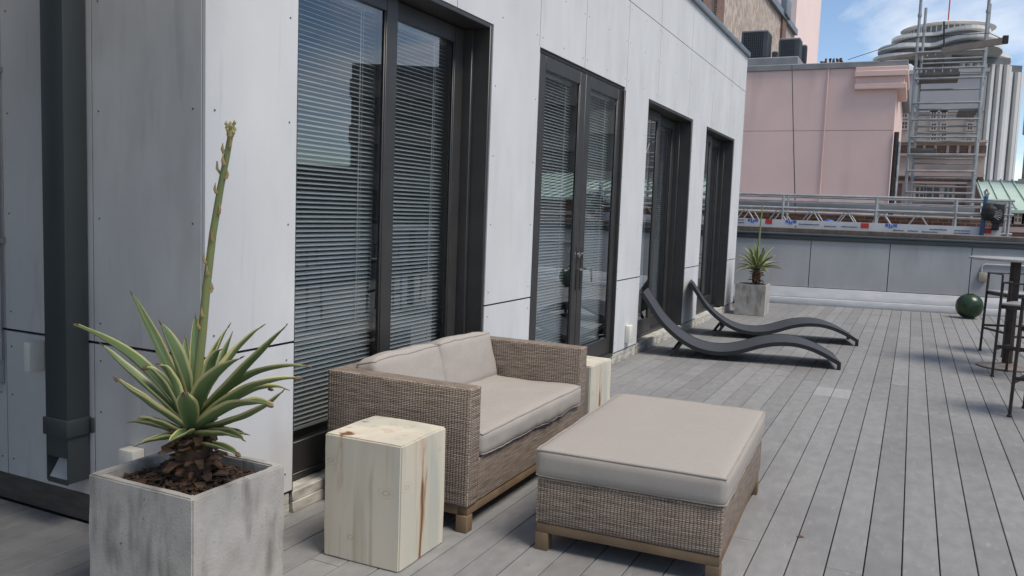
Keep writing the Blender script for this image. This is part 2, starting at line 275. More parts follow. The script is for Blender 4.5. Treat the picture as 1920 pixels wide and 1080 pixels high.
# ------------------------------------------------------------------ mesh helpers
OFF = {}
class MB:
    def __init__(s): s.v = []; s.f = []; s.uv = None
    def box(s, x0, x1, y0, y1, z0, z1):
        b = len(s.v)
        s.v += [(x, y, z) for x in (x0, x1) for y in (y0, y1) for z in (z0, z1)]
        for q in ((0, 1, 3, 2), (4, 6, 7, 5), (0, 4, 5, 1), (2, 3, 7, 6), (0, 2, 6, 4), (1, 5, 7, 3)): s.f.append([b+i for i in q])
        return s
    def obox(s, c, sx, sy, sz, M):
        b = len(s.v); s.box(-sx/2, sx/2, -sy/2, sy/2, -sz/2, sz/2); c = Vector(c)
        for i in range(b, len(s.v)): s.v[i] = tuple(M @ Vector(s.v[i])+c)
        return s
    def bar(s, p, q, w, h, up=(0, 0, 1)):
        p = Vector(p); q = Vector(q); d = q-p; L = d.length; d.normalize(); u = Vector(up)
        if abs(d.dot(u)) > .98: u = Vector((1, 0, 0))
        a = d.cross(u).normalized(); u = a.cross(d)
        M = Matrix((a, d, u)).transposed(); return s.obox((p+q)/2, w, L, h, M)
    def tube(s, pts, r, n=8, cap=True):
        pts = [Vector(p) for p in pts]; rs = r if isinstance(r, (list, tuple)) else [r]*len(pts); b = len(s.v); prev = None
        for i, p in enumerate(pts):
            d = (pts[min(i+1, len(pts)-1)]-pts[max(i-1, 0)]).normalized()
            if prev is None: a = d.orthogonal().normalized()
            else: a = (prev-d*prev.dot(d)).normalized()
            prev = a; c = d.cross(a)
            for k in range(n):
                t = 2*math.pi*k/n; s.v.append(tuple(p+(a*math.cos(t)+c*math.sin(t))*rs[i]))
        for i in range(len(pts)-1):
            for k in range(n):
                s.f.append([b+i*n+k, b+i*n+(k+1) % n, b+(i+1)*n+(k+1) % n, b+(i+1)*n+k])
        if cap:
            s.f.append([b+k for k in range(n)][::-1]); e = b+(len(pts)-1)*n; s.f.append([e+k for k in range(n)])
        return s
    def loop(s, pts, r, n=6):
        pts = [Vector(p) for p in pts]; b = len(s.v); m = len(pts)
        for i, p in enumerate(pts):
            d = (pts[(i+1) % m]-pts[i-1]).normalized(); u = Vector((0, 0, 1))
            if abs(d.dot(u)) > .95: u = Vector((0, 1, 0))
            a = d.cross(u).normalized(); c = d.cross(a)
            for k in range(n):
                t = 2*math.pi*k/n; s.v.append(tuple(p+(a*math.cos(t)+c*math.sin(t))*r))
        for i in range(m):
            j = (i+1) % m
            for k in range(n): s.f.append([b+i*n+k, b+i*n+(k+1) % n, b+j*n+(k+1) % n, b+j*n+k])
        return s
    def lathe(s, prof, c=(0, 0, 0), n=32):
        b = len(s.v); m = len(prof)
        for (r, z) in prof:
            for k in range(n):
                t = 2*math.pi*k/n; s.v.append((c[0]+r*math.cos(t), c[1]+r*math.sin(t), c[2]+z))
        for i in range(m-1):
            for k in range(n): s.f.append([b+i*n+k, b+i*n+(k+1) % n, b+(i+1)*n+(k+1) % n, b+(i+1)*n+k])
        s.f.append([b+k for k in range(n)][::-1]); s.f.append([b+(m-1)*n+k for k in range(n)])
        return s
    def prism(s, poly, z0, z1):
        b = len(s.v); m = len(poly)
        s.v += [(p[0], p[1], z0) for p in poly]+[(p[0], p[1], z1) for p in poly]
        s.f.append([b+i for i in range(m)][::-1]); s.f.append([b+m+i for i in range(m)])
        for i in range(m): j = (i+1) % m; s.f.append([b+i, b+j, b+m+j, b+m+i])
        return s
    def build(s, name, mat, parent=None, bevel=0, seg=2, smooth=False, local=False, origin=None, kind=None):
        me = bpy.data.meshes.new(name)
        o = Vector((0, 0, 0))
        if parent is not None and not local: o = OFF[parent.name].copy()
        po = o.copy()
        if origin is not None: o = Vector(origin)
        me.from_pydata([tuple(Vector(v)-o) for v in s.v] if o.length > 0 else s.v, [], s.f)
        bm = bmesh.new(); bm.from_mesh(me)
        if s.uv is None: bmesh.ops.recalc_face_normals(bm, faces=bm.faces)
        if bevel: bmesh.ops.bevel(bm, geom=list(bm.edges), offset=bevel, segments=seg, profile=.5, affect='EDGES', clamp_overlap=True)
        uvl = bm.loops.layers.uv.new('UVMap'); bm.normal_update()
        if s.uv is not None:
            for f in bm.faces:
                for lp in f.loops: lp[uvl].uv = s.uv[lp.vert.index]
        else:
            for f in bm.faces:
                nx, ny, nz = [abs(x) for x in f.normal]
                for lp in f.loops:
                    c = lp.vert.co+o
                    lp[uvl].uv = (c.y, c.z) if nx >= ny and nx >= nz else ((c.x, c.z) if ny >= nz else (c.x, c.y))
        bm.to_mesh(me); bm.free()
        if smooth or bevel:
            me.polygons.foreach_set('use_smooth', [True]*len(me.polygons)); me.set_sharp_from_angle(angle=R(40))
        me.materials.append(MATS[mat])
        ob = bpy.data.objects.new(name, me); COL.objects.link(ob)
        if parent is not None: ob.parent = parent
        if origin is not None: ob.location = o-po
        OFF[ob.name] = o if not local else Vector((0, 0, 0))
        if kind: ob['kind'] = kind
        return ob
def tag(o, label, cat, group=None):
    o['label'] = label; o['category'] = cat
    if group: o['group'] = group
    return o
def thing(name, label, cat, loc=(0, 0, 0), rz=0, group=None):
    o = bpy.data.objects.new(name, None); COL.objects.link(o); o.location = loc; o.rotation_euler = (0, 0, rz); o.empty_display_size = .1
    OFF[o.name] = Vector(loc); return tag(o, label, cat, group)
def sub(name, parent, loc):
    o = bpy.data.objects.new(name, None); COL.objects.link(o); o.parent = parent; o.location = Vector(loc)-OFF[parent.name]; o.empty_display_size = .1
    OFF[o.name] = Vector(loc); return o
def copy_tree(o, parent=None):
    c = o.copy(); COL.objects.link(c); c.parent = parent
    for ch in list(o.children): copy_tree(ch, c)
    return c
def struct(ob): ob['kind'] = 'structure'; return ob

# ------------------------------------------------------------------ ground far below, roof slab, deck
g = MB(); g.box(-1500, 1500, -600, 2500, -16.3, -16); struct(g.build('ground', 'ground'))
g = MB(); g.box(-9, 7.6, -7, 14.4, -.6, -.028); struct(g.build('roof_slab', 'subdeck'))
deck = bpy.data.objects.new('deck', None); COL.objects.link(deck); struct(deck); OFF['deck'] = Vector((0, 0, 0))
BW, GAP, X0 = .1425, .0052, 2.235
bmesh_board = MB(); bmesh_board.box(GAP/2, BW-GAP/2, 0, 1, -.025, 0)
brd = bmesh_board.build('deck_board', 'deck_wood', deck)
brd_me = brd.data
bm = bmesh.new(); bm.from_mesh(brd_me)
bmesh.ops.bevel(bm, geom=[e for e in bm.edges if abs(e.verts[0].co.y-e.verts[1].co.y) > .5 and e.verts[0].co.z > -.01], offset=.002, segments=1, affect='EDGES'); bm.to_mesh(brd_me); bm.free()
brd_lit_patch = brd_me.copy(); brd_lit_patch.materials.clear(); brd_lit_patch.materials.append(MATS['deck_lit_patch'])
first = True
def wall_y(x): return 14.76+.2*(x-.37)
known = {17: [4.66], 14: [6.256], 20: [4.74], 13: []}
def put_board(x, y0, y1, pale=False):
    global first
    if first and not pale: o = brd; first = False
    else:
        o = bpy.data.objects.new('deck_board', brd_lit_patch if pale else brd_me); COL.objects.link(o); o.parent = deck
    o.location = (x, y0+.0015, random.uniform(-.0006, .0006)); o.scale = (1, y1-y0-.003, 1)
rest = MB()
for k in range(-27, 36):
    x = X0+BW*(k)
    yend = min(wall_y(x), 14.4 if x < -0.1 else 99)-.02
    if x < -1.7 or x > 4.4 or False:
        rest.box(x+GAP/2, x+BW-GAP/2, -6.5, yend, -.025, 0); continue
    ylo = .6
    rest.box(x+GAP/2, x+BW-GAP/2, -6.5, ylo-.003, -.025, 0)
    if x+BW < .02: yend = 2.36
    cuts = [ylo]; y = ylo+random.uniform(1.0, 4.2)
    while y < yend-.6: cuts.append(y); y += random.choice((3.66, 4.88, 4.88))
    kk = round((x-1.81)/BW)
    pale = None
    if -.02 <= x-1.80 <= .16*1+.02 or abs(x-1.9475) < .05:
        cuts = [c for c in cuts if not 6.6 < c < 8.2]+[7.16, 7.55]; cuts.sort(); pale = 7.16  # these boards carry the reflected light patch as a paler length
    cuts.append(yend)
    for a, b in zip(cuts[:-1], cuts[1:]):
        if b-a > .03: put_board(x, a, b, a == pale)
o = rest.build('deck_board_field', 'deck_wood', deck, kind='stuff')

# ------------------------------------------------------------------ penthouse building with clad facade
bld = thing('penthouse_building', 'low rooftop building clad in pale grey panels with dark framed glass doors', 'building', (0, 2.374, 0))
Z0, ZJ, ZH, ZT, ZP = .115, .795, 2.57, 3.34, 3.86
Y0, Y1 = 2.374, 13.12
OPEN = [(2.90, 4.73), (5.45, 7.37), (8.12, 9.96), (10.68, 12.50)]
piers = [(Y0, 2.90), (4.73, 5.45), (7.37, 8.12), (9.96, 10.68), (12.50, Y1)]
heads = [(Y0, 3.32), (3.32, 4.27), (4.27, 5.44), (5.44, 6.33), (6.33, 7.40), (7.40, 8.43), (8.43, 9.72), (9.72, 10.93), (10.93, 12.08), (12.08, Y1)]
TH = .014; g_ = .0035
def panel(rects):
    m = MB()
    for (a, b, c, d) in rects: m.box(-TH, 0, a, b, c, d)
    return m.build('wall_panel', 'panel', bld)
screws = MB()
def screw(p, ax): 
    d = Vector((1, 0, 0)) if ax == 'x' else Vector((0, -1, 0))
    p = Vector(p); screws.tube([p, p+d*.002], .0042, 8)
for (a, b) in piers:
    panel([(a+g_, b-g_*.5, Z0, ZJ-.006)])
    for yy in (a+.05, b-.05):
        for zz in (.2, .72): screw((0, yy, zz), 'x')
        for zz in (.88, 1.32, 1.76, 2.2): screw((0, yy, zz), 'x')
for (a, b) in heads:
    rs = [(a+g_, b-g_, ZH if not any(p[0] < b and p[1] > a and (p[0] <= a+.6 or p[1] >= b-.01) for p in []) else ZH, ZT-.005)]
    m = MB(); m.box(-TH, 0, a+g_, b-g_, ZH, ZT-.004)
    m.build('wall_panel', 'panel', bld)
    for yy in (a+.05, (a+b)/2, b-.05):
        for zz in (2.64, 2.98, 3.28): screw((0, yy, zz), 'x')
    m = MB(); m.box(-TH, 0, a+g_, b-g_, ZT+.004, ZP); m.build('wall_panel', 'panel', bld)
for (a, b) in piers: panel([(a+g_, b-g_*.5, ZJ+.006, ZH)])
# end wall (faces the camera side)
ex = [0, -.628, -1.215, -2.4, -3.6]
for i in range(4):
    for (c, d) in ((Z0+.01, ZJ-.006), (ZJ+.006, ZH), (ZH+.004, ZT-.004), (ZT+.004, ZP)):
        m = MB(); m.box(ex[i+1]+g_, ex[i]-(g_ if i else .012), Y0, Y0+TH, c, d) if i else m.box(ex[1]+g_, -TH-.004, Y0, Y0+TH, c, d)
        m.build('wall_panel', 'panel_end', bld)
    for xx in (ex[i]-.04 if i else -.06, ex[i+1]+.04):
        for zz in (.2, .5, .72, .88, 1.32, 1.76, 2.2, 2.5): screw((xx, Y0, zz), 'y')
screws.build('screw_heads', 'screw', bld, smooth=True, kind='stuff')
# core behind the cladding
m = MB()
for (a, b) in piers: m.box(-.24, -TH-.004, max(a, Y0+TH+.004), b, 0.02, ZH)
m.box(-.24, -TH-.0045, Y0+TH+.004, Y1, ZH+.001, ZP-.01)
m.build('wall_core', 'backing', bld)
m = MB(); m.box(-8, -.242, Y0+TH+.004, Y0+.2, 0, ZP-.02); m.build('end_wall_core', 'backing', bld)
m = MB(); m.box(-8, -.25, Y1-.2, Y1-.001, 0, ZP-.02); m.build('far_wall', 'panel', bld)
m = MB(); m.box(-8, -.25, Y0+.2, Y1-.2, ZP-.25, ZP-.03); m.build('roof', 'roof_grey', bld)
m = MB(); m.box(-3.6, -3.5, Y0+.2, Y1-.2, .01, ZP-.3); m.build('inner_wall', 'interior', bld)
m = MB(); m.box(-3.5, -.25, Y0+.2, Y1-.2, -.02, .015); m.build('inner_floor', 'interior', bld)
m = MB(); m.box(-8.02, .035, Y0-.035, Y1+.03, ZP, ZP+.07); m.build('coping', 'coping', bld, bevel=.006)
# base flashing under panels and tracks
m = MB(); m.box(-3.6, -.012, Y0+.006, Y0+.03, 0, Z0+.005); m.build('base_board', 'base_wood', bld)
edges = [Y0+.02]+[v for op in OPEN for v in op]+[Y1]
for i in range(len(edges)-1):
    a, b = edges[i]+.012, edges[i+1]-.012
    m = MB(); m.box(-.03, -.004, a, b, .0, .05); m.box(-.045, -.0065, a, b, .05, .10)
    if i % 2: m.box(-.25, -.046, a, b, .0, .085)
    m.build('base_flashing', 'track', bld, bevel=.003, seg=1)
# glazing
def window(i, y0, y1, dep, door=False):
    zb, zt = .10, ZH
    wn = sub('glass_door' if door else 'sliding_window', bld, (-dep, y0, 0))
    m = MB(); j = .03
    xf = -.004 if not door else -.018
    jl = j if door else .012
    m.box(-dep-.10, xf, y0+.001, y0+jl, zb, zt-.0); m.box(-dep-.10, xf, y1-j, y1-.001, zb, zt)
    m.box(-dep-.10, xf, y0+j, y1-j, zt-j, zt-.001); m.box(-dep-.10, -dep+.05, y0+j, y1-j, zb-.01, zb+.025)
    # stepped inner jamb
    m.box(-dep-.08, -dep+.055, y1-j-.03, y1-j-.001, zb+.026, zt-j-.001)
    m.build('jamb', 'frame', wn, bevel=.004, seg=1)
    ya, yb, ym = y0+j+.031, y1-j-.031, (y0+y1)/2
    if door: spans = [(ya-.028, ym-.004, 0), (ym+.004, yb+.028, 0)]
    else: spans = [(y0+.014, ym+.03, .028), (ym-.03, yb, -.028)]
    st = .105 if not door else .115
    for (a, b, ox) in spans:
        x0, x1 = -dep+ox-.022, -dep+ox+.022
        m = MB(); top = zt-j-.004; bot = zb+.028; br = .15
        m.box(x0, x1, a, a+st, bot, top); m.box(x0, x1, b-st, b, bot, top)
        m.box(x0, x1, a+st, b-st, top-.10, top); m.box(x0, x1, a+st, b-st, bot, bot+br)
        # glazing beads
        bd = .012
        m.box(x1-.012, x1-.004, a+st, a+st+bd, bot+br, top-.10); m.box(x1-.012, x1-.004, b-st-bd, b-st, bot+br, top-.10)
        m.build('sash', 'frame', wn, bevel=.003, seg=1)
        m = MB(); m.v = [(x1-.014, a+st, bot+br), (x1-.014, b-st, bot+br), (x1-.014, b-st, top-.10), (x1-.014, a+st, top-.10)]; m.f = [[0, 1, 2, 3]]
        m.build('pane', 'glass', wn)
    if not door:
        m = MB(); m.box(-dep-.002, -dep+.004, ym-.034, ym-.031, zb+.03, zt-j); m.build('seal_strip', 'white_paint', wn)
    return spans, st
DEP = [.17, .035, .19, .18]
NB = ['left blind of the big window behind the wicker sofa', 'right blind of the big window behind the wicker sofa', 'blind in the left leaf of the glass double door', 'blind in the right leaf of the glass double door',
      'left blind of the window behind the nearer lounger', 'right blind of the window behind the nearer lounger', 'left blind of the last window before the roof end', 'right blind of the last window before the roof end']
nb = 0
for i, (a, b) in enumerate(OPEN):
    spans, st = window(i, a, b, DEP[i], i == 1)
    for (p, q, ox) in spans:
        xb = -DEP[i]+ox-.075
        y0, y1 = p+st-.03, q-st+.03
        zt, zb = 2.46, (.30 if i != 1 else .26)
        if nb == 0: zb = .30
        bl = thing('window_blind', 'white slatted '+NB[nb], 'window blind', (xb, y0, zb), group='white slatted blinds behind the glass'); nb += 1
        m = MB(); m.box(-.013, .013, 0, y1-y0, 0, .0011)
        tl = -R(24 if i != 1 else 32)
        m.v = [(v[0]*math.cos(tl)-v[2]*math.sin(tl), v[1], v[0]*math.sin(tl)+v[2]*math.cos(tl)) for v in m.v]
        s0 = m.build('slat', 'slat', bl, local=True); s0.location = (0, 0, .03)
        pitch = .0232; n_ = int((zt-zb-.04)/pitch)
        for k in range(1, n_):
            s = bpy.data.objects.new('slat', s0.data); COL.objects.link(s); s.parent = bl
            s.location = (0, 0, .03+k*pitch); s.rotation_euler = (random.uniform(-.0012, .0012), random.uniform(-.05, .05), 0)
        m = MB(); m.box(-.014, .014, 0, y1-y0, 0, .014); m.build('bottom_rail', 'slat', bl, local=True)
        m = MB(); m.box(-.016, .016, 0, y1-y0, zt-zb-.03, zt-zb); m.build('head_rail', 'slat', bl, local=True)
        m = MB()
        for yy in (.09, (y1-y0)-.12): 
            m.tube([(.014, yy, .01), (.014, yy, zt-zb-.02)], .0011, 5)
        m.tube([(.02, y1-y0-.15, .5), (.02, y1-y0-.15, zt-zb-.02)], .0022, 6)
        m.build('cord', 'cord', bl, local=True)
# door furniture
dh = [c for c in bld.children if c.name.startswith('glass_door')][0]
for s, yy in ((-1, 6.385), (1, 6.475)):
    x = -.035+.022
    m = MB(); m.box(x, x+.006, yy-.022, yy+.022, .78, 1.14); m.build('lock_plate', 'steel_dark', dh, bevel=.002, seg=1)
    m = MB(); m.tube([(x, yy, 1.07), (x+.02, yy, 1.07)], .02, 14); m.build('lock_cylinder', 'chrome', dh, smooth=True)
    m = MB(); m.tube([(x+.004, yy, .955), (x+.05, yy, .955), (x+.055, yy+s*.03, .955), (x+.055, yy+s*.10, .95), (x+.055, yy+s*.12, .90), (x+.055, yy+s*.125, .84)] if s > 0 else [(x+.004, yy, .955), (x+.055, yy, .955), (x+.055, yy-.015, .955), (x+.055, yy-.05, .955)], .009, 8)
    m.build('handle', 'chrome', dh, smooth=True)
for zz in (.35, 1.3, 2.3):
    m = MB(); m.tube([(.0, 7.345, zz-.06), (.0, 7.345, zz+.06)], .012, 10); m.build('hinge', 'frame', dh, smooth=True)
# wall boxes and pipes on the building
def wallbox(name, label, x0, x1, y0, y1, z0, z1, mat='white_plastic'):
    m = MB(); m.box(x0, x1, y0, y1, z0, z1); o = m.build(name, mat, None, bevel=.006, origin=((x0+x1)/2, (y0+y1)/2, z0)); return tag(o, label, 'wall box')
wallbox('junction_box', 'small cream box on the pale panel right of the double door', .0015, .05, 7.72, 7.83, .17, .34)
wallbox('junction_box', 'cream box on the shaded end wall left of the downspout', -.985, -.945, 2.30, 2.3725, .64, .77)
wallbox('junction_box', 'cream box on the shaded end wall behind the agave planter', -.41, -.325, 2.31, 2.3725, .27, .385)
wallbox('junction_box', 'grey box at the left edge of the end wall', -1.30, -1.222, 2.31, 2.3725, .545, .655, 'panel_grey')
m = MB(); m.tube([(-1.222, 2.35, .655), (-1.222, 2.35, 3.8)], .012, 8)
for zz in (1.2, 1.95, 2.7): m.box(-1.24, -1.2, 2.335, 2.372, zz-.012, zz+.012)
tag(m.build('conduit_pipe', 'galv', None, smooth=True, origin=(-1.222, 2.35, .655)), 'thin grey conduit running up the left edge of the end wall', 'pipe')
ds = thing('downspout', 'square dark grey rain downspout on the shaded end wall', 'downspout', (-.725, 2.32, .2))
m = MB(); m.box(-.795, -.655, 2.265, 2.371, .46, 3.85); m.build('pipe', 'downspout', ds, bevel=.006)
m = MB(); m.box(-.803, -.647, 2.257, 2.3715, .40, .475); m.box(-.646, -.625, 2.36, 2.3715, .405, .47); m.build('collar', 'downspout', ds, bevel=.004)
m = MB()
t = .006
m.v = []
m.box(-.793, -.793+t, 2.267, 2.37, .20, .40); m.box(-.657-t, -.657, 2.267, 2.37, .20, .40); m.box(-.786, -.664, 2.267, 2.267+t, .31, .40)
m.box(-.786, -.664, 2.267, 2.275, .195, .215)
m.build('outlet_boot', 'downspout', ds)
m = MB(); m.v = [(-.785, 2.275, .215), (-.665, 2.275, .215), (-.665, 2.369, .36), (-.785, 2.369, .36)]; m.f = [[0, 1, 2, 3]]
m.build('splash_plate', 'conduit', ds)

rw = thing('shade_wing', 'added unseen wing with an overhang behind the viewer, shading the left deck', 'building', (-5, -3, 0))  # unseen wing, added to darken the left deck and end wall
m = MB(); m.prism([(-9, -7), (-2.2, -7), (-2.2, -2.0), (-1.35, -2.0), (-1.35, 1.0), (-9, 1.0)], -.02, 3.9); m.build('wall', 'panel_end', rw)
m = MB(); m.prism([(-9, -7), (-2.16, -7), (-2.16, -2.04), (-1.31, -2.04), (-1.31, 1.04), (-9, 1.04)], 3.902, 3.98); m.build('coping', 'coping', rw)  # top of the added unseen wing
m = MB(); m.box(-1.348, 1.55, -.3, 1.98, 3.42, 3.56); m.build('shade_canopy', 'coping', rw)  # overhang added out of view to keep sun off the left deck

# ------------------------------------------------------------------ far parapet wall
fw = thing('parapet_wall', 'low grey panelled parapet wall with dark metal coping across the terrace end', 'wall', (1.5, 15, 0))
ang = math.atan(.2)
def far(x, dy=0): return (x, wall_y(x)+dy)
def farbox(x0, x1, d0, d1, z0, z1):
    m = MB(); a, b = far(x0, d0), far(x1, d0); c, d = far(x1, d1), far(x0, d1)
    m.prism([a, b, c, d], z0, z1); return m
joints = [-1.5, -.31, .91, 2.13, 3.34, 4.55, 5.76, 7.0]
for a, b in zip(joints[:-1], joints[1:]):
    farbox(a+.006, b-.006, .06, .08, .30, 1.09).build('wall_panel', 'panel_grey', fw)
farbox(-1.5, 7, .081, .35, -.1, 1.08).build('wall_core', 'backing', fw)
farbox(-1.5, 7, .03, .079, .12, .29).build('base_board', 'base_strip', fw, bevel=.004, seg=1)
farbox(-1.5, 7, -.01, .078, -.02, .115).build('base_flashing', 'base_strip', fw, bevel=.01)
farbox(-1.5, 7, .02, .42, 1.095, 1.165).build('coping', 'dark_coping', fw, bevel=.006)
farbox(-1.5, 7, .0, .44, 1.168, 1.20).build('coping_cap', 'dark_coping', fw, bevel=.004)
# outlet and conduit on it
p = far(3.52, .03)
m = MB(); m.obox((p[0], p[1], .62), .12, .06, .15, Matrix.Rotation(ang, 3, 'Z'))
ob = thing('outlet_box', 'weatherproof tan outlet box with conduit on the parapet wall', 'outlet', (p[0], p[1], .55))
m.build('box', 'outlet', ob, bevel=.008)
m = MB(); q0 = far(3.50, .04); q1 = far(3.55, .04); q2 = far(5.5, .04)
m.tube([(*q0, .69), (*q0, .78), (*far(3.52, .04), .815), (*q1, .83), (*q2, .83)], .014, 8); m.build('conduit', 'conduit', ob, smooth=True)
# side parapet beyond the right of the frame
sp = thing('side_parapet', 'grey parapet along the open side of the terrace', 'wall', (7.1, 4, 0))
m = MB(); m.box(7.0, 7.25, -6.5, wall_y(7.0)-.02, -.1, 1.05); m.build('wall', 'panel_grey', sp)
m = MB(); m.box(6.97, 7.3, -6.5, wall_y(7.0)-.04, 1.055, 1.13); m.build('coping', 'dark_coping', sp)

# ------------------------------------------------------------------ planters and agaves
def planter(label, cx, cy, sx, sy, h):
    t = thing('concrete_planter', label, 'planter', (cx, cy, 0), group='square concrete planters')
    n = 10; bm = bmesh.new(); bmesh.ops.create_cube(bm, size=1)
    for v in bm.verts: v.co = Vector((v.co.x*sx, v.co.y*sy, (v.co.z+.5)*h))
    top = [f for f in bm.faces if f.normal.z > .9]
    r = bmesh.ops.inset_region(bm, faces=top, thickness=.045)
    for f in top:
        ex_ = bmesh.ops.extrude_face_region(bm, geom=[f]); vs_ = [x for x in ex_['geom'] if isinstance(x, bmesh.types.BMVert)]
        for v in vs_: v.co.z -= .09
        bmesh.ops.delete(bm, geom=[f], context='FACES_ONLY')
    bmesh.ops.bevel(bm, geom=list(bm.edges), offset=.005, segments=2, affect='EDGES')
    bmesh.ops.subdivide_edges(bm, edges=[e for e in bm.edges if e.calc_length() > .08], cuts=15, use_grid_fill=True)
    bm.normal_update()
    for v in bm.verts:
        p = v.co*1
        d = noise.noise(p*9)*.004+noise.noise(p*38)*.0012+min(0, noise.noise(p*70)+.45)*.014
        v.co += v.normal*d
    m = MB(); m.v = [tuple(v.co) for v in bm.verts]; bm.verts.index_update(); m.f = [[v.index for v in f.verts] for f in bm.faces]; bm.free()
    m.build('box', 'concrete', t, smooth=True, local=True)
    # soil with bark chips
    m = MB(); k = 14
    for i in range(k+1):
        for j in range(k+1):
            x = (i/k-.5)*(sx-.094); y = (j/k-.5)*(sy-.094); r2 = (x*x+y*y)
            m.v.append((x, y, h-.040+.03*math.exp(-r2/.015)+noise.noise(Vector((x*30, y*30, cx)))*.008))
    for i in range(k):
        for j in range(k): a = i*(k+1)+j; m.f.append([a, a+k+1, a+k+2, a+1])
    m.build('soil', 'soil', t, smooth=True, local=True)
    m = MB(); rnd = random.Random(int(cy*10))
    for i in range(420):
        x = rnd.uniform(-.5, .5)*(sx-.11); y = rnd.uniform(-.5, .5)*(sy-.11)
        z = h-.037+.03*math.exp(-(x*x+y*y)/.015)+rnd.uniform(0, .012)
        M = (Matrix.Rotation(rnd.uniform(0, 6.3), 3, 'Z') @ Matrix.Rotation(rnd.uniform(-.5, .5), 3, 'X') @ Matrix.Rotation(rnd.uniform(-.5, .5), 3, 'Y'))
        m.obox((x, y, z), rnd.uniform(.012, .04), rnd.uniform(.005, .014), .004, M)
    m.build('bark_mulch', 'mulch', t, local=True, kind='stuff')
    return t
planter('square weathered concrete planter holding the tall agave in the foreground', .232, 2.085, .485, .43, .472)
planter('square streaked concrete planter holding the small agave beyond the loungers', .36, 12.72, .44, .44, .46)
def leaf(parent, B, M, T, wd, up=Vector((0, 0, 1)), cut=False, fold=.55, mat='agave', tip=True):
    B, M, T = Vector(B), Vector(M), Vector(T)
    C = M*2-(B+T)*.5                                  # quadratic through M at t=.5
    n, k = 16, 7; m = MB(); m.uv = []
    tend = 1
    for i in range(n+1):
        t = i/n; p = B*(1-t)**2+C*2*t*(1-t)+T*t*t; d = ((C-B)*(1-t)+(T-C)*t).normalized()
        side = d.cross(up)
        if side.length < .2: side = d.cross(Vector((.3, -1, 0)))
        side.normalize(); nrm = side.cross(d).normalized()
        prof = (.62+.38*math.sin(min(t/.45, 1)*math.pi/2)) if t < .45 else max(0, math.cos((t-.45)/.55*math.pi/2))**.75
        if cut: prof = max(prof, .38 if t > .6 else prof)
        hw = wd*.50*prof+.0012
        for j in range(k):
            u = j/(k-1)*2-1
            m.v.append(tuple(p+side*u*hw*math.cos(fold*abs(u))+nrm*(abs(u)**1.6*hw*(fold*1.3)*(1-.35*t))+nrm*noise.noise(Vector((t*5, u, wd*90)))*.003)); m.uv.append((j/(k-1), t))
    top = len(m.v)
    for i in range(n+1):                              # underside gives the leaf thickness
        t = i/n; th = .0085*(1-t)**.7+.0016
        for j in range(k):
            v = Vector(m.v[i*k+j]); a = Vector(m.v[i*k+k//2]); u = j/(k-1)*2-1
            p0 = Vector(m.v[max(i-1, 0)*k+k//2]); p1 = Vector(m.v[min(i+1, n)*k+k//2]); d = (p1-p0).normalized()
            sd = (Vector(m.v[i*k+k-1])-Vector(m.v[i*k])).normalized(); nr = sd.cross(d).normalized()
            m.v.append(tuple(v-nr*th*(1-.85*u*u))); m.uv.append((j/(k-1), t))
    for i in range(n):
        for j in range(k-1):
            a = i*k+j; m.f.append([a, a+k, a+k+1, a+1]); b = top+a; m.f.append([b, b+1, b+k+1, b+k])
        for j in (0, k-1):
            a = i*k+j; b = top+a; m.f.append([a, b, b+k, a+k] if j == 0 else [a, a+k, b+k, b])
    m.f.append([j for j in range(k)]+[top+j for j in range(k)][::-1]); e = n*k; m.f.append([e+j for j in range(k)][::-1]+[top+e+j for j in range(k)])
    lf = m.build('leaf', mat, parent, smooth=True, local=True)
    if tip:
        q = MB(); d = (T-C).normalized(); q.tube([T-d*.006, T+d*.006, T+d*.016], [.009 if cut else .003, .007 if cut else .002, .001], 6)
        q.build('tip', 'leaf_tip', lf, smooth=True, local=True)
    return lf
